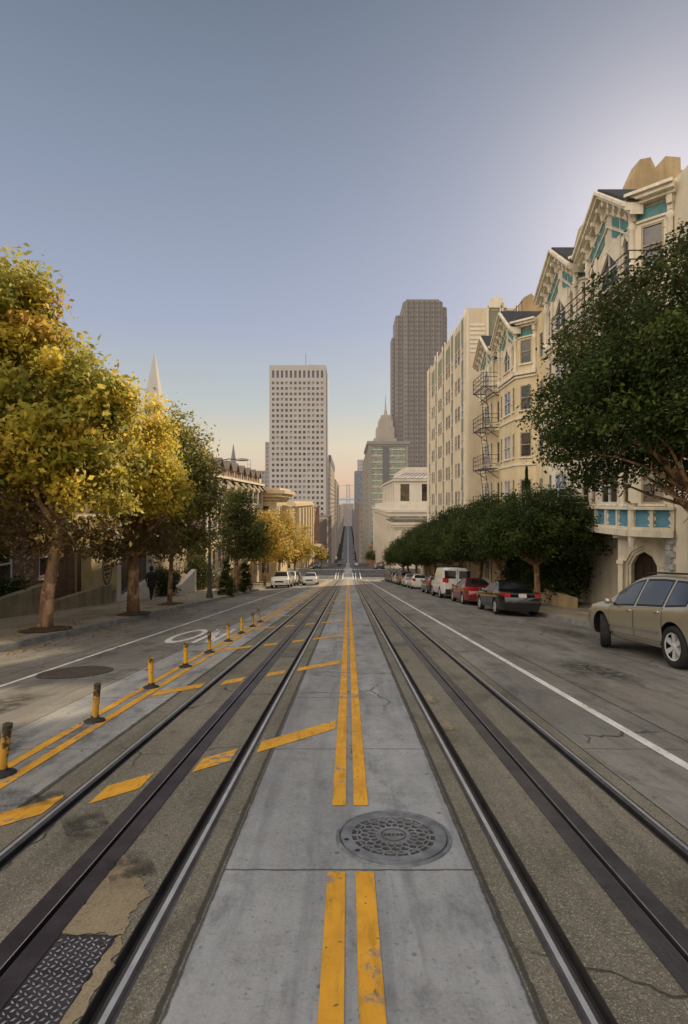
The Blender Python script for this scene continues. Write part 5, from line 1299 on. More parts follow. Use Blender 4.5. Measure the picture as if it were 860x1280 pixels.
# tan planter wall on the south side
pw = thing('planter_wall', 'low tan planter wall below the dark bushes', 'wall', (10, 27, SE(27)))
b = MB()
for y0, y1 in ((24.4, 27.9), (27.91, 31.4), (31.41, 35)):
    za, zb = SE(y0), SE(y1)
    b.prism([(9.9, y0, za - .3), (9.9, y1, zb - .3), (9.9, y1, zb + .75), (9.9, y0, za + .45)], (.25, 0, 0))
b.build('wall', M['tanwall'], pw)
# fallen leaves in the gutter and round the tree pits
rs = np.random.RandomState(8); n = 900
xs = np.concatenate([-7.35 + np.abs(rs.normal(size=350)) * .35, -8.2 + rs.normal(size=350) * .7, rs.uniform(-7.4, -3, 200)]); ys = rs.uniform(9, 34, n)
C = np.array([(x, y, (G(x, y) + .012) if x > -7.5 else SW(y) + .02) for x, y in zip(xs, ys)]); Nn = np.stack([rs.normal(size=n) * .25, rs.normal(size=n) * .25, np.ones(n)], 1); Nn /= np.linalg.norm(Nn, axis=1, keepdims=True)
o = leaf_obj('fallen_leaves', C, Nn, .045 * rs.uniform(.6, 1.4, n), np.array([(.25, .14, .03), (.16, .09, .03), (.3, .2, .04)])[rs.randint(3, size=n)], M['leaf'], None)
o['kind'] = 'stuff'; o['label'] = 'brown and yellow fallen leaves scattered along the kerb'
# ---------------------------------------------------------------- vehicles
M['tyre'] = dull('tyre_rubber', (.022, .021, .02), .85, .3, 12.); M['rim'] = dull('alloy_rim', (.68, .68, .68), .32, .08, 4., metal=.45, bump=0); M['well'] = dull('wheel_well', (.008, .008, .008), .95, .1, 4.)
M['trimblack'] = dull('black_plastic_trim', (.018, .018, .02), .55, .3, 8., bump=.05); M['chrome'] = dull('chrome', (.7, .7, .72), .15, .05, 4., metal=1., bump=0)
M['carglass'] = glass('car_glass', (.012, .015, .018), .03, .9); M['carglass2'] = glass('car_glass_rear', (.01, .012, .014), .03, .9)
M['lampred'] = dull('tail_lamp_red', (.42, .012, .012), .18, .1, 6., coat=.6, bump=0); M['lampclear'] = dull('head_lamp_clear', (.62, .62, .6), .12, .1, 6., coat=.6, bump=0)
M['plate'] = dull('number_plate', (.62, .58, .5), .5, .08, 8., bump=0); M['plateink'] = dull('plate_ink', (.03, .04, .12), .6, .1, 5.)
PAINT = dict(beige=carpaint('beige_silver_paint', (.37, .335, .24), .5, .28), black=carpaint('black_paint', (.007, .007, .009), .0, .12, .03, .5), red=carpaint('dark_red_paint', (.20, .018, .02), .2, .25),
             white=carpaint('white_paint_car', (.62, .61, .58), 0, .35), cream=carpaint('cream_paint_car', (.55, .5, .42), 0, .35), dark=carpaint('dark_grey_paint', (.035, .035, .04), .2, .25), bronze=carpaint('bronze_paint', (.13, .10, .07), .4, .3))
# top line, belt line (y from -1 rear to 1 front, heights in metres), wheel positions
KINDS = {
 'suv':   dict(L=4.77, W=1.88, H=1.68, zb=.27, top=[(-1, .80), (-.985, 1.04), (-.95, 1.16), (-.82, 1.50), (-.74, 1.60), (-.62, 1.66), (-.3, 1.70), (-.05, 1.69), (.08, 1.65), (.18, 1.58), (.50, 1.14), (.56, 1.09), (.82, .98), (.95, .84), (1, .62)], belt=[(-1, 1.16), (-.5, 1.06), (.3, .98), (1, .94)], wy=(-.60, .585), wr=.375, roof=1, win=[(-.02, .36), (-.46, -.05), (-.76, -.49)], ws=(.15, .49), rw=(-.945, -.82)),
 'sedan': dict(L=4.80, W=1.80, H=1.46, zb=.2, top=[(-1, .72), (-.985, .93), (-.93, .99), (-.66, 1.03), (-.62, 1.06), (-.30, 1.40), (-.16, 1.455), (.05, 1.45), (.17, 1.39), (.44, 1.0), (.5, .965), (.85, .83), (.96, .72), (1, .52)], belt=[(-1, .98), (1, .86)], wy=(-.57, .58), wr=.33, roof=0, win=[(-.02, .34), (-.40, -.05)], ws=(.18, .43), rw=(-.60, -.32)),
 'hatch': dict(L=4.1, W=1.72, H=1.5, zb=.2, top=[(-1, .7), (-.985, .95), (-.95, 1.06), (-.8, 1.42), (-.6, 1.49), (0, 1.5), (.14, 1.44), (.5, 1.0), (.58, .95), (.88, .82), (1, .55)], belt=[(-1, .98), (1, .86)], wy=(-.62, .62), wr=.31, roof=0, win=[(-.02, .38), (-.6, -.06)], ws=(.16, .48), rw=(-.945, -.82)),
 'van':   dict(L=5.3, W=1.98, H=2.08, zb=.28, top=[(-1, 1.3), (-.99, 1.95), (-.96, 2.05), (-.6, 2.08), (.3, 2.08), (.42, 2.0), (.62, 1.32), (.68, 1.24), (.93, 1.05), (1, .75)], belt=[(-1, 1.2), (1, 1.12)], wy=(-.56, .62), wr=.36, roof=1, win=[(.36, .56)], ws=(.44, .61), rw=None),
 'pickup': dict(L=5.0, W=1.85, H=1.7, zb=.3, top=[(-1, .9), (-.99, 1.05), (-.3, 1.07), (-.27, 1.1), (-.22, 1.6), (-.1, 1.69), (.12, 1.68), (.22, 1.6), (.44, 1.12), (.5, 1.08), (.92, 1.0), (1, .7)], belt=[(-1, 1.04), (1, 1.02)], wy=(-.6, .62), wr=.37, roof=0, win=[(-.16, .34)], ws=(.23, .42), rw=None),
}
def wheel(root, x, y, r, sgn, steer=0., spokes=6):
    w = bpy.data.objects.new('wheel', None); COL.objects.link(w); w.parent = root; w.location = (x, y, r); w.rotation_euler = (0, 0, steer)
    Mr = Matrix.Rotation(R(90) * sgn, 4, 'Y')
    b = MB(); b.lathe([(r * .66, -.1), (r * .9, -.11), (r * .98, -.09), (r, -.05), (r, .05), (r * .98, .09), (r * .9, .11), (r * .68, .1), (r * .66, .06)], 32, 0, Mr); b.build('tyre', M['tyre'], w, True)
    b = MB(); b.lathe([(r * .67, .095), (r * .63, .09), (r * .6, .02), (r * .6, -.06), (0, -.06)], 32, 1, Mr); b.lathe([(r * .67, .097), (r * .6, .088)], 32, 0, Mr)
    for k in range(spokes):
        m = Mr @ Matrix.Rotation(2 * math.pi * k / spokes, 4, 'Z')
        b.add([m @ Vector(p) for p in ((r * .1, -r * .085, .07), (r * .62, -r * .125, .085), (r * .62, r * .125, .085), (r * .1, r * .085, .07), (r * .1, -r * .085, .0), (r * .62, -r * .125, .03), (r * .62, r * .125, .03), (r * .1, r * .085, .0))], [(0, 1, 2, 3), (4, 7, 6, 5), (0, 4, 5, 1), (2, 6, 7, 3)], 0)
    b.lathe([(r * .17, .05), (r * .17, .075), (r * .1, .085), (0, .085)], 14, 0, Mr)
    b.build('rim', [M['rim'], M['well']], w, False)
def car(kind, label, paint, loc, yaw=0., scale=.93, group='cars parked along the kerb', steer=0., name='parked_car', detail=True, cat='car', crown=None, rack=False):
    k = KINDS[kind]; L2, W2, H = k['L'] / 2, k['W'] / 2, k['H']
    root = thing(name, label, cat, (0, 0, 0), group, world=False)
    top = lambda y: sum(interp(k['top'], y / L2 + d) for d in (-.012, 0, .012)) / 3
    belt = lambda y: min(interp(k['belt'], y / L2), top(y) - .015)
    def hw(y):
        e = max(0, (abs(y) / L2 - .62) / .38); return W2 * (1 - .17 * e ** 2.4)
    def zbm(y):
        e = max(0, (abs(y) / L2 - .8) / .2); return k['zb'] + .12 * e ** 2
    tumble = .30 if kind not in ('van', 'pickup') else .14
    gtop = H - interp(k['belt'], 0)
    def green(y): return max(0., min(1., (top(y) - belt(y) - .015) / gtop))
    def side(y, t):   # belt to roof rail
        g = green(y); w = hw(y); z0, z1 = belt(y), top(y) - .075 * g ** .5 - .004
        x0 = w * .955; x1 = w * .955 - tumble * g - .02
        return x0 + (x1 - x0) * (t + .12 * math.sin(t * math.pi) * -.6 * g * (.4)), z0 + (z1 - z0) * t
    def roofx(y): return side(y, 1)[0] - .07
    def section(y):
        w, zb, bl = hw(y), zbm(y), belt(y); p = [(0, zb), (w * .82, zb), (w * .93, zb + .03), (w * .965, zb + .1)]
        for f, q in ((.3, .985), (.5, .997), (.68, 1.0), (.82, .995), (.93, .98)): p.append((w * q, zb + (bl - zb) * f))
        p.append((w * .955, bl))
        for t in (.25, .5, .75, 1.): p.append(side(y, t))
        rx, z = roofx(y), top(y)
        p += [(rx + .03, z - .03 * green(y) - .002), (rx - .03, z - .012 * green(y)), (rx * .6, z + .004), (0, z + .008)]
        return p
    ys = sorted(set([-L2 + i * .06 for i in range(int(2 * L2 / .06) + 1)] + [L2, -L2 + .012, L2 - .012, -L2 + .03, L2 - .03]))
    secs = [section(y) for y in ys]; n = len(secs[0]); b = MB(); nr = 2 * n - 2
    for y, s in zip(ys, secs): b.v += [(x, y, z) for x, z in s] + [(-x, y, z) for x, z in s[-2:0:-1]]
    for i in range(len(ys) - 1):
        for j in range(nr):
            j2 = (j + 1) % nr; b.f.append((i * nr + j, (i + 1) * nr + j, (i + 1) * nr + j2, i * nr + j2)); b.m.append(0)
    b.f.append(tuple(range(nr))); b.m.append(0); e = (len(ys) - 1) * nr; b.f.append(tuple(e + j for j in range(nr - 1, -1, -1))); b.m.append(0)
    body = b.build('body', [paint, M['well']], root, True)
    # wheel arches cut by boolean
    cut = MB(); R_ = k['wr'] * 1.14
    for wy in k['wy']:
        for s in (-1, 1):
            c = Matrix.Translation((s * (W2 - .13), wy * L2, k['wr'] + .02)) @ Matrix.Rotation(R(90), 4, 'Y')
            o = len(cut.v); nn = 32
            for h in (-.2, .2):
                for q in range(nn): a = 2 * math.pi * q / nn; cut.v.append(tuple(c @ Vector((R_ * math.cos(a), R_ * math.sin(a), h))))
            for q in range(nn): q2 = (q + 1) % nn; cut.f.append((o + q, o + q2, o + nn + q2, o + nn + q)); cut.m.append(0)
            cut.f.append(tuple(o + q for q in range(nn - 1, -1, -1))); cut.f.append(tuple(o + nn + q for q in range(nn))); cut.m += [0, 0]
    co = cut.build('cutter', M['well']); md = body.modifiers.new('b', 'BOOLEAN'); md.object = co; md.operation = 'DIFFERENCE'; md.solver = 'EXACT'
    try: md.material_mode = 'TRANSFER'
    except Exception: pass
    dg_ = bpy.context.evaluated_depsgraph_get(); dg_.update()
    me = bpy.data.meshes.new_from_object(body.evaluated_get(dg_)); body.modifiers.clear(); old = body.data; body.data = me
    if len(me.polygons) < 50: body.data = old
    bpy.data.objects.remove(co)
    try: body.data.set_sharp_from_angle(angle=R(38))
    except Exception: pass
    def sidepatch(fn, y0, y1, t0, t1, off, nu=14, nv=4, s=1, lean=0.):
        vs = []; 
        for i in range(nu + 1):
            for j in range(nv + 1):
                t = lerp(t0, t1, j / nv); y = lerp(y0, y1, i / nu) + lean * (t - t0)
                x, z = fn(y, t); vs.append((s * (x + off), y, z))
        return vs, [(i * (nv + 1) + j, (i + 1) * (nv + 1) + j, (i + 1) * (nv + 1) + j + 1, i * (nv + 1) + j + 1) for i in range(nu) for j in range(nv)]
    def low(y, t):    # body side below the belt
        p = section(y)[3:10]; f = t * (len(p) - 1); i = min(int(f), len(p) - 2); return lerp(p[i][0], p[i + 1][0], f - i), lerp(p[i][1], p[i + 1][1], f - i)
    for s in (-1, 1):
        doors = []
        for wi, (a, c) in enumerate(k['win']):
            if detail and wi < 2 and kind != 'van':
                d = bpy.data.objects.new('door', None)
                b = MB(); b.add(*sidepatch(low, c * L2 + .02 + (.1 if wi == 0 else 0), a * L2 - .03, .04, .985, .0035, s=s)); seam = b
                b2 = MB(); y0, y1 = c * L2 + .008 + (.1 if wi == 0 else 0), a * L2 - .018
                b2.add(*sidepatch(low, y0, y1, .055, .97, .006, s=s))
                door = b2.build('door', paint, root, True); seam.build('door_gap', M['well'], door)
                hb = MB(); hy = a * L2 + .14; hx, hzz = low(hy, .78); hb.tube([(s * (hx + .012), hy - .09, hzz), (s * (hx + .035), hy - .05, hzz), (s * (hx + .035), hy + .05, hzz), (s * (hx + .012), hy + .09, hzz)], .014, 6); hb.build('handle', paint if kind != 'suv' else M['chrome'], door, True)
            b = MB(); b.add(*sidepatch(side, c * L2, a * L2, .02, .97, .003, s=s, lean=0)); fr = b.build('window_frame', M['trimblack'], root, True)
            b = MB(); b.add(*sidepatch(side, c * L2 - .03, a * L2 + .03, .09, .9, .006, s=s)); b.build('pane', M['carglass'], fr, True)
        if detail:
            a = k['win'][0][1] * L2 - .05; x, z = side(a, .12)
            b = MB(); b.lathe([(0, -.1), (.075, -.08), (.095, 0), (.075, .07), (0, .09)], 12, 0, Matrix.Translation((s * (x + .14), a + .02, z + .06)) @ Matrix.Rotation(R(90), 4, 'Y') @ Matrix.Scale(.75, 4)); b.bar((s * x, a + .03, z + .02), (s * (x + .1), a + .03, z + .03), .05); b.build('mirror', M['trimblack'] if kind == 'van' else paint, root, True)
        # lamps
        y = -L2 + .10; w = hw(y)
        b = MB(); zt, zl = (belt(y) - .0, belt(y) - .15) if kind not in ('van', 'suv', 'hatch') else ((1.35, 1.05) if kind == 'van' else (1.04, .78))
        vs = []
        for yy in (-L2 + .34, -L2 + .2, -L2 + .1, -L2 + .04, -L2 - .004):
            ww = hw(yy) + .006
            for z in (zl, zt): vs.append((s * ww * .985, yy, z))
        for z in (zl, zt): vs.append((s * (hw(-L2) - .24), -L2 - .012, z))
        b.add(vs, [(2 * i, 2 * i + 2, 2 * i + 3, 2 * i + 1) for i in range(5)]); b.build('tail_light', M['lampred'], root)
        b = MB(); vs = []; zt = interp(k['top'], .93) - .06; zl = zt - .16
        for yy, q in ((L2 - .55, .06), (L2 - .3, .02), (L2 - .12, 0), (L2 - .02, 0)):
            ww = hw(yy) + .006
            for z in (zl, zt + q): vs.append((s * ww * .99, yy, z))
        for z in (zl, zt - .03): vs.append((s * (hw(L2) - .3), L2 + .01, z))
        b.add(vs, [(2 * i, 2 * i + 2, 2 * i + 3, 2 * i + 1) for i in range(4)]); b.build('headlight', M['lampclear'], root)
        for wi, wy in enumerate(k['wy']): wheel(root, s * (W2 - .115), wy * L2, k['wr'], s, steer if wi == 1 else 0)
    def toppatch(y0, y1, off, inset, nu=8, nv=10):
        vs = []
        for i in range(nu + 1):
            y = lerp(y0, y1, i / nu)
            for j in range(nv + 1):
                u = lerp(-1, 1, j / nv); x = u * (roofx(y) - inset); z = top(y) + .006 - .012 * u * u; vs.append((x, y, z + off))
        return vs, [(i * (nv + 1) + j, (i + 1) * (nv + 1) + j, (i + 1) * (nv + 1) + j + 1, i * (nv + 1) + j + 1) for i in range(nu) for j in range(nv)]
    b = MB(); b.add(*toppatch(k['ws'][0] * L2, k['ws'][1] * L2, .012, .0)); b.build('windscreen', M['carglass'], root, True)
    if k['rw']: b = MB(); b.add(*toppatch(k['rw'][0] * L2, k['rw'][1] * L2, .012, .02)); b.build('rear_window', M['carglass2'], root, True)
    if kind == 'van':
        for s in (-1, 1): b = MB(); b.box(s * .47 - .36, s * .47 + .36, -L2 - .012, -L2 + .1, 1.33, 1.85); b.build('rear_window', M['carglass2'], root)
        b = MB(); b.box(-.006, .006, -L2 - .014, -L2 + .02, .5, 1.98); b.build('door_gap', M['well'], root)
    # bumper, plate, grille
    b = MB(); b.box(-hw(-L2) + .05, hw(-L2) - .05, -L2 - .045, -L2 + .1, k['zb'] + .14, k['zb'] + .36); b.box(-hw(-L2) + .1, hw(-L2) - .1, -L2 - .02, -L2 + .1, k['zb'] + .02, k['zb'] + .138); b.build('rear_bumper', M['trimblack'] if kind in ('van', 'pickup') else paint, root)
    b = MB(); b.box(-.16, .16, -L2 - .03, -L2 + .02, .78 if kind != 'van' else .72, .93 if kind != 'van' else .87); pl_ = b.build('number_plate', M['plate'], root)
    b = MB(); b.box(-W2 * .45, W2 * .45, L2 - .06, L2 + .016, k['zb'] + .3, k['zb'] + .46); b.build('grille', M['trimblack'], root)
    b = MB(); b.box(-hw(L2) + .06, hw(L2) - .06, L2 - .12, L2 + .03, k['zb'] + .06, k['zb'] + .24); b.build('front_bumper', paint, root)
    if kind == 'sedan':
        b = MB(); b.lathe([(.055, -.003), (.055, .006), (0, .008)], 20, 0, Matrix.Translation((0, -L2 - .012, .9)) @ Matrix.Rotation(R(90), 4, 'X')); b.build('badge', M['chrome'], root)
    if k['roof']:
        for s in (-1, 1):
            b = MB(); x = roofx(0) + .02; z = H - .02
            b.tube([(s * x, -L2 * .68, z - .02), (s * x, -L2 * .62, z + .045), (s * x, -.3, z + .065), (s * x, L2 * .0, z + .05), (s * x, L2 * .08, z - .02)], .018, 6); b.build('roof_rail', M['trimblack'], root, True)
    if rack:
        for yy in (-1.6, -.4, .8):
            b = MB(); b.box(-.85, .85, yy - .03, yy + .03, H + .06, H + .11); b.box(-.8, -.76, yy - .02, yy + .02, H - .03, H + .06); b.box(.76, .8, yy - .02, yy + .02, H - .03, H + .06); b.build('roof_rack', M['trimblack'], root)
    if kind == 'suv':   # side mouldings and sill
        for s in (-1, 1):
            b = MB(); b.add(*sidepatch(low, -.42 * L2, .42 * L2, .22, .26, .014, s=s, nv=1)); b.add(*sidepatch(low, -.45 * L2, .45 * L2, -.0, .05, .02, s=s, nv=1)); b.build('side_moulding', M['chrome'], root, True)
    if crown is None: crown = .04 if loc[0] > 0 else -.02
    g = G(loc[0], loc[1]); pitch = math.atan((G(loc[0], loc[1] + 1.3) - G(loc[0], loc[1] - 1.3)) / 2.6)
    mm = Matrix.Rotation(crown, 4, 'Y') @ Matrix.Rotation(pitch, 4, 'X') @ Matrix.Rotation(yaw, 4, 'Z')
    root.rotation_euler = mm.to_euler(); root.location = (loc[0], loc[1], g + .012); root.scale = (scale,) * 3
    return root
def place(src, label, loc, yaw=0., s=1.):
    c = copy_tree(src); c['label'] = label
    pitch = math.atan((G(loc[0], loc[1] + 1.3) - G(loc[0], loc[1] - 1.3)) / 2.6)
    c.rotation_euler = (Matrix.Rotation(.04 if loc[0] > 0 else -.02, 4, 'Y') @ Matrix.Rotation(pitch, 4, 'X') @ Matrix.Rotation(yaw, 4, 'Z')).to_euler()
    c.location = (loc[0], loc[1], G(loc[0], loc[1]) + .012); c.scale = src.scale
    return c
car('suv', 'silver beige estate car with front wheels turned to the kerb under the big dark tree', PAINT['beige'], (6.82, 11.45), scale=1.0, steer=R(-24), name='parked_car')
car('sedan', 'glossy black sedan with pale number plate parked beside the forked ficus trunk', PAINT['black'], (6.72, 23.5))
car('sedan', 'dark red sedan between the black sedan and the white van', PAINT['red'], (6.72, 29.9))
car('van', 'white panel van with dark rear windows and roof rack', PAINT['white'], (6.62, 36.0), rack=True, name='parked_van', cat='van')
c1 = car('hatch', 'dark hatchback parked in front of the white van', PAINT['dark'], (6.6, 42.2))
c2 = car('hatch', 'small white hatchback down the hill with dark rear glass', PAINT['white'], (6.62, 52.7))
c3 = car('sedan', 'white saloon just beyond the small white hatchback', PAINT['white'], (6.62, 58.6))
c4_ = car('suv', 'bronze brown car below the two white ones', PAINT['bronze'], (6.62, 64.8))
c5 = car('sedan', 'cream saloon near the bottom of the parked row', PAINT['cream'], (6.6, 71.0))
place(c1, 'dark hatchback third up from the crossing', (6.6, 76.8)); place(c4_, 'bronze car next to last before the crossing', (6.6, 81.6)); place(c1, 'dark hatchback last before the crossing', (6.6, 86.2))
d1 = place(c1, 'dark hatchback just past the crossing on the stone portico side', (6.4, 109.5)); d2 = place(c3, 'white saloon past the crossing on the stone portico side', (6.4, 116))
d3 = place(c1, 'dark hatchback past the crossing below the street name sign', (-6.2, 110), math.pi)
w1 = car('suv', 'white car parked facing uphill under the golden tree', PAINT['white'], (-6.35, 53.2), yaw=math.pi, name='parked_car')
w2 = car('pickup', 'pale pickup parked facing uphill behind the white car', PAINT['cream'], (-6.35, 59.8), yaw=math.pi, cat='pickup', name='parked_pickup')
w3 = car('sedan', 'white sedan driving uphill in the lit lane', PAINT['white'], (-4.15, 61.5), yaw=math.pi, name='moving_car', group=None)
place(c1, 'dark hatchback parked last on the golden tree side', (-6.4, 67.5), math.pi)
r_ = random.Random(9)
for i in range(6):
    for s in (-1, 1):
        place(c1 if (i + s) % 3 else c3, 'small hazy car parked far down the street canyon', (s * 6.3, 590 + 55 * i + r_.uniform(0, 20)), 0 if s > 0 else math.pi)['group'] = 'hazy cars far down the street'
place(c3, 'white saloon at the second crossing', (3.2, 213)); place(c1, 'dark hatchback far down the flat street', (-3.4, 216), math.pi)

# ---------------------------------------------------------------- street furniture
gp_ = SW(31.5)
lp = thing('street_lamp', 'tall dark street lamp with curved arm and cobra head lantern', 'street lamp', (-7.9, 31.5, gp_))
M['lamppost'] = dull('lamp_post_paint', (.06, .06, .055), .5, .3, 3.)
b = MB(); b.lathe([(.2, gp_), (.2, gp_ + .12), (.14, gp_ + .3), (.1, gp_ + .9), (.075, gp_ + 1.0), (.06, 0), (.05, 2.05), (0, 2.06)], 14, 0, Matrix.Translation((-7.9, 31.5, 0))); b.build('pole', M['lamppost'], lp, True)
b = MB(); b.tube([(-7.9, 31.5, 1.7), (-7.75, 31.5, 2.1), (-7.35, 31.5, 2.38), (-6.8, 31.5, 2.48), (-6.35, 31.5, 2.46)], .03, 8); b.build('arm', M['lamppost'], lp, True)
b = MB(); hm_ = Matrix.Translation((-6.05, 31.5, 2.42)) @ Matrix.Diagonal((1, .45, .42, 1)) ; b.lathe([(0, .28), (.1, .27), (.24, .2), (.36, .05), (.38, 0), (.36, -.08), (.2, -.14), (0, -.16)], 18, 0, hm_); b.build('lantern', dull('lantern_grey', (.33, .31, .27), .5, .2, 5.), lp, True)
M['sigyel'] = dull('signal_black', (.03, .03, .028), .6, .3, 5.); M['signboard'] = dull('street_sign_white', (.7, .66, .58), .6, .1, 3.); M['sigred'] = dull('signal_lens_red', (.35, .03, .02), .3, .1, 5.); M['siggreen'] = dull('signal_lens_green', (.02, .25, .16), .3, .1, 5.); M['sigamb'] = dull('signal_lens_amber', (.4, .2, .02), .3, .1, 5.)
def signal(x, y, label, arm=None, sx=1):
    z = G(x, y) + .14; t = thing('traffic_signal', label, 'traffic signal', (x, y, z))
    b = MB(); b.tube([(x, y, z), (x, y, z + .4), (x, y, z + 5.0)], [.12, .09, .07], 8); b.build('pole', M['lamppost'], t)
    for hz_, hx_ in ((3.0, .35), (3.0, -.35)) if not arm else ((3.0, .35), (4.4, arm)):
        b = MB(); b.box(x + hx_ - .17, x + hx_ + .17, y - .2, y + .1, z + hz_ - .5, z + hz_ + .5); b.bar((x, y, z + hz_ + .3), (x + hx_, y, z + hz_ + .3), .06); h = b.build('signal_head', M['sigyel'], t)
        for q, mm in ((.32, 'sigred'), (0, 'sigamb'), (-.32, 'siggreen')):
            b = MB(); b.lathe([(.12, 0), (0, .02)], 12, 0, Matrix.Translation((x + hx_, y - .205, z + hz_ + q)) @ Matrix.Rotation(R(90), 4, 'X')); b.build('lens', M[mm], h)
    if arm:
        b = MB(); b.tube([(x, y, z + 4.6), (x + arm * .5, y, z + 4.95), (x + arm, y, z + 5.0)], [.07, .05, .04], 6); b.build('mast_arm', M['lamppost'], t)
        b = MB(); b.box(x + arm * .35, x + arm * .35 + 1.5, y - .06, y - .02, z + 4.35, z + 4.75); b.build('street_name_sign', M['signboard'], t)
    return t
signal(-7.9, 106.2, 'traffic signal with white street name board on its arm past the crossing', 3.6)
signal(8.1, 106.2, 'traffic signal on the stone portico corner of the crossing')
signal(8.1, 228.5, 'small distant traffic signal at the second crossing by the pagoda building')
for x, y, lab, dz in ((-6.9, 107.5, 'pale notice board on a post at the crossing below the name sign', 3.2), (-4.9, 231, 'small square notice board on a post at the second crossing', 2.6)):
    z = G(x, y) + .1; t = thing('notice_board', lab, 'sign', (x, y, z))
    b = MB(); b.tube([(x, y, z), (x, y, z + dz)], .05, 6); b.build('post', M['lamppost'], t)
    b = MB(); b.box(x - .38, x + .38, y - .06, y - .02, z + dz - 1.0, z + dz); b.build('board', M['signboard'], t)

# ---------------------------------------------------------------- person on the north pavement
def skin_body(name, joints, edges, mats, parent, matfn):
    me = bpy.data.meshes.new(name); me.from_pydata([j[0] for j in joints], edges, []); 
    for m in mats: me.materials.append(m)
    o = link(name, me, parent); md = o.modifiers.new('s', 'SKIN'); sv = me.skin_vertices[0].data
    for i, j in enumerate(joints): sv[i].radius = (j[1], j[2] if len(j) > 2 else j[1]); sv[i].use_root = i == 0
    sd_ = o.modifiers.new('d', 'SUBSURF'); sd_.levels = 2
    d = bpy.context.evaluated_depsgraph_get(); d.update(); m2 = bpy.data.meshes.new_from_object(o.evaluated_get(d)); o.modifiers.clear(); o.data = m2
    for p in m2.polygons: p.use_smooth = True; p.material_index = matfn(p.center)
    return o
px_, py_ = -9.95, 27.9; pz_ = G(-7.5, py_) + .17
per = thing('person', 'person in dark coat and white shoes walking behind the yellow tree trunk', 'person', (px_, py_, pz_), world=False)
J = [((0, 0, .93), .15, .11), ((0, .01, 1.15), .15, .10), ((0, .02, 1.36), .17, .11), ((0, .03, 1.46), .065), ((0, .05, 1.54), .06), ((0, .06, 1.62), .088, .1), ((0, .06, 1.72), .07, .085),
     ((-.18, .02, 1.40), .065), ((-.24, -.06, 1.13), .048), ((-.23, .08, .92), .036), ((.18, .02, 1.40), .065), ((.24, .1, 1.14), .048), ((.22, .28, .98), .036),
     ((-.09, .02, .86), .10), ((-.095, .2, .5), .062), ((-.1, .22, .1), .042), ((-.1, .28, .05), .045, .035), ((-.1, .4, .035), .04, .03),
     ((.09, .0, .86), .10), ((.095, -.08, .48), .062), ((.1, -.3, .14), .042), ((.1, -.29, .07), .045, .035), ((.1, -.18, .035), .04, .03)]
Ed = [(0, 1), (1, 2), (2, 3), (3, 4), (4, 5), (5, 6), (2, 7), (7, 8), (8, 9), (2, 10), (10, 11), (11, 12), (0, 13), (13, 14), (14, 15), (15, 16), (16, 17), (0, 18), (18, 19), (19, 20), (20, 21), (21, 22)]
for wi, s in ((9, -1), (12, 1)):
    wx, wy, wz = J[wi][0]; d = Vector((0, .3, -1)).normalized() if s < 0 else Vector((0, .75, -.6)).normalized()
    pc = len(J); J.append(((wx, wy + d.y * .07, wz + d.z * .07), .03, .018)); Ed.append((wi, pc))
    for f, (ox, ln) in enumerate(((-.024, .075), (-.008, .085), (.009, .08), (.024, .062))):
        a = len(J); bx0 = (wx + ox, wy + d.y * .10, wz + d.z * .10)
        J.append((bx0, .009)); J.append(((bx0[0], bx0[1] + d.y * ln * .6, bx0[2] + d.z * ln * .6), .008)); J.append(((bx0[0] - s * .008, bx0[1] + d.y * ln - .008, bx0[2] + d.z * ln), .007)); Ed += [(pc, a), (a, a + 1), (a + 1, a + 2)]
    a = len(J); J.append(((wx - s * .035, wy + d.y * .06 + .02, wz + d.z * .06), .011)); J.append(((wx - s * .045, wy + d.y * .1 + .03, wz + d.z * .1), .009)); Ed += [(pc, a), (a, a + 1)]
M['skin'] = dull('skin', (.42, .26, .18), .6, .1, 6., bump=0); M['coat'] = dull('dark_coat', (.03, .03, .035), .9, .3, 8.); M['trous'] = dull('dark_trousers', (.022, .022, .028), .9, .3, 8.); M['shoe'] = dull('white_shoe', (.6, .6, .58), .7, .1, 8.); M['hair'] = dull('dark_hair', (.05, .035, .025), .7, .3, 20.)
body = skin_body('body', J, Ed, [M['skin'], M['coat'], M['trous'], M['shoe']], per, lambda c: 3 if c.z < .11 else 2 if c.z < .80 and abs(c.x) < .2 else 1 if c.z < 1.49 and not (abs(c.x) > .17 and c.z < 1.0) else 0)
b = MB(); b.lathe([(.085, 1.55), (.1, 1.62), (.102, 1.70), (.085, 1.77), (.05, 1.80), (0, 1.81)], 14, 0, Matrix.Translation((0, .035, 0))); b.build('hair', M['hair'], per, True)
b = MB(); b.lathe([(.012, 0), (.01, .02), (0, .03)], 8, 0, Matrix.Translation((0, .15, 1.615)) @ Matrix.Rotation(R(-90), 4, 'X')); b.build('nose', M['skin'], per, True)
for s in (-1, 1):
    b = MB(); b.lathe([(0, -.011), (.011, 0), (0, .011)], 8, 0, Matrix.Translation((s * .033, .138, 1.645))); b.build('eye', M['hair'], per)
    b = MB(); b.lathe([(0, -.03), (.016, 0), (0, .03)], 8, 0, Matrix.Translation((s * .09, .055, 1.63))); b.build('ear', M['skin'], per)
b = MB(); b.box(-.024, .024, .136, .146, 1.568, 1.576); b.build('mouth', dull('lips', (.3, .12, .1), .6, .1, 6.), per)
b = MB(); b.lathe([(.19, .72), (.2, .85), (.185, 1.0), (.18, 1.15), (.2, 1.3), (.19, 1.4), (.1, 1.48), (.07, 1.5)], 16, 0, Matrix.Translation((0, .015, 0)) @ Matrix.Diagonal((1, .75, 1, 1))); b.build('coat', M['coat'], per, True)
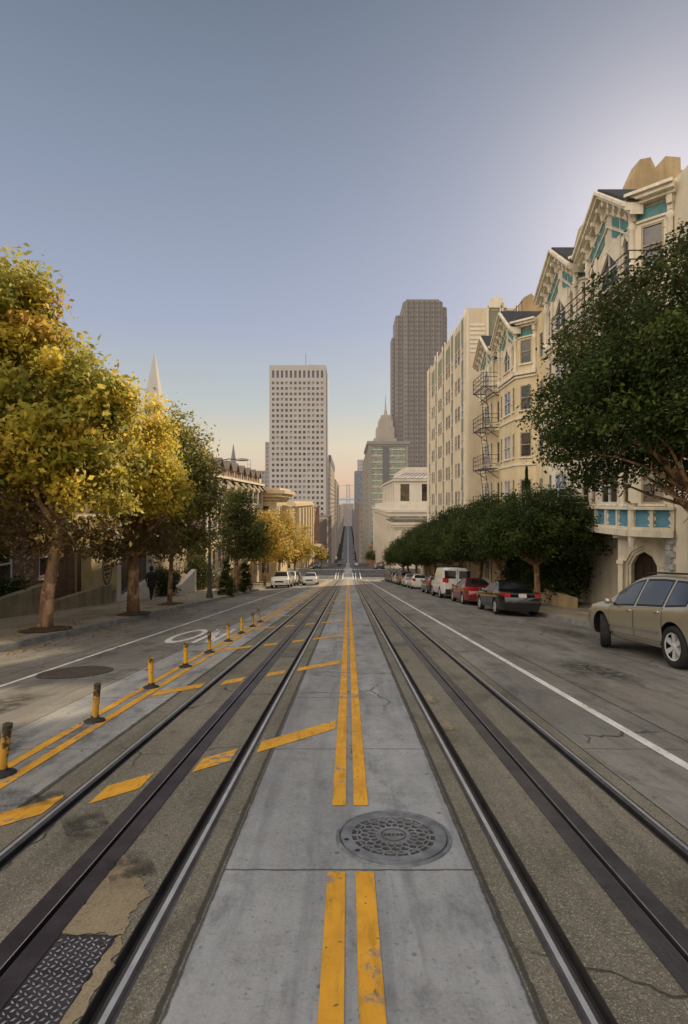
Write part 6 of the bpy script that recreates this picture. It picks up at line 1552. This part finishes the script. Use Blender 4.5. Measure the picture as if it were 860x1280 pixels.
# ---------------------------------------------------------------- sky, sun, camera
w = bpy.data.worlds.new("World"); scn.world = w; w.use_nodes = True
nt = w.node_tree; nt.nodes.clear()
sky = nd(nt, 'ShaderNodeTexSky', sky_type='NISHITA'); sky.sun_disc = False; sky.sun_elevation = SUN_EL; sky.sun_rotation = SUN_AZ; sky.air_density = 1.2; sky.dust_density = 2.5; sky.altitude = 60
d = nd(nt, 'ShaderNodeTexCoord').outputs['Generated']
dn = nd(nt, 'ShaderNodeVectorMath', {0: d}, operation='NORMALIZE').outputs[0]
sp = nd(nt, 'ShaderNodeSeparateXYZ', {0: dn})
rp = nd(nt, 'ShaderNodeValToRGB', {0: sp.outputs[2]}); cr = rp.color_ramp
stops = SKYSTOPS = [(0.0, (.62, .42, .30)), (.04, (.70, .50, .38)), (.10, (.68, .60, .46)), (.17, (.49, .53, .52)), (.30, (.36, .405, .53)), (.48, (.255, .30, .40)), (.69, (.14, .18, .24)), (.84, (.28, .30, .32)), (1.0, (.85, .84, .82))]  # overhead stops raised for ambient fill from above the view
cr.elements[0].position = stops[0][0]; cr.elements[0].color = c4(stops[0][1]); cr.elements[1].position = 1.0; cr.elements[1].color = c4(stops[-1][1])
for p_, c_ in stops[1:-1]: e = cr.elements.new(p_); e.color = c4(c_)
# sky behind the viewer brightened as added fill light, paler glow round the low sun
back = mapr(nt, mth(nt, 'ADD', mth(nt, 'MULTIPLY', sp.outputs[1], -.8), mth(nt, 'MULTIPLY', sp.outputs[0], -.6)), -.05, .85)
up = mapr(nt, sp.outputs[2], .06, .42)
bk = mth(nt, 'MULTIPLY', mth(nt, 'MULTIPLY', back, up), 1.0)
dim = mth(nt, 'MULTIPLY', mapr(nt, sp.outputs[1], .1, -.35), mapr(nt, sp.outputs[2], .30, .06))  # low sky behind darkened in place of the uphill street
base_ = mixc(nt, mth(nt, 'MULTIPLY', dim, .8), rp.outputs[0], (.06, .055, .05))
col = mixc(nt, 1.0, base_, mixc(nt, bk, (0, 0, 0), (2.45, 2.06, 1.6)), 'ADD')
sd = (math.sin(SUN_AZ) * math.cos(SUN_EL), math.cos(SUN_AZ) * math.cos(SUN_EL), math.sin(SUN_EL))
dot = nd(nt, 'ShaderNodeVectorMath', {0: dn, 1: sd}, operation='DOT_PRODUCT').outputs['Value']
gl = mth(nt, 'POWER', mth(nt, 'MAXIMUM', dot, 0.), 14.); gl2 = mth(nt, 'POWER', mth(nt, 'MAXIMUM', dot, 0.), 90.)
col = mixc(nt, 1.0, col, mixc(nt, gl, (0, 0, 0), (.07, .055, .07)), 'ADD'); col = mixc(nt, 1.0, col, mixc(nt, gl2, (0, 0, 0), (.18, .155, .14)), 'ADD')
b1 = nd(nt, 'ShaderNodeBackground', {'Color': col, 'Strength': 1.0}); b2 = nd(nt, 'ShaderNodeBackground', {'Color': sky.outputs[0], 'Strength': .006})
ad = nd(nt, 'ShaderNodeAddShader', {0: b1.outputs[0], 1: b2.outputs[0]})
nt.links.new(ad.outputs[0], nd(nt, 'ShaderNodeOutputWorld').inputs[0])
L = bpy.data.lights.new('sun', 'SUN'); L.energy = 5.0; L.angle = R(.6); L.color = (1.0, .80, .52)
so = bpy.data.objects.new('sun', L); COL.objects.link(so); so.rotation_euler = Vector(sd).to_track_quat('Z', 'Y').to_euler()
cam = bpy.data.cameras.new('camera'); co = bpy.data.objects.new('camera', cam); COL.objects.link(co)
cam.sensor_fit = 'HORIZONTAL'; cam.sensor_width = 36; cam.lens = 36 * 690 / 860; cam.clip_start = .05; cam.clip_end = 20000
cam.shift_x = -5 / 860; cam.shift_y = -12 / 860
co.location = (0, 0, 0); co.rotation_euler = (R(90), 0, 0); scn.camera = co
scn.view_settings.view_transform = 'Standard'; scn.view_settings.look = 'None'; scn.view_settings.exposure = 0; scn.view_settings.gamma = 1
scn.render.engine = 'CYCLES'; scn.cycles.use_denoising = True; scn.cycles.max_bounces = 6; scn.cycles.diffuse_bounces = 3; scn.cycles.glossy_bounces = 3; scn.cycles.transmission_bounces = 4; scn.cycles.transparent_max_bounces = 8; scn.cycles.sample_clamp_indirect = 6.
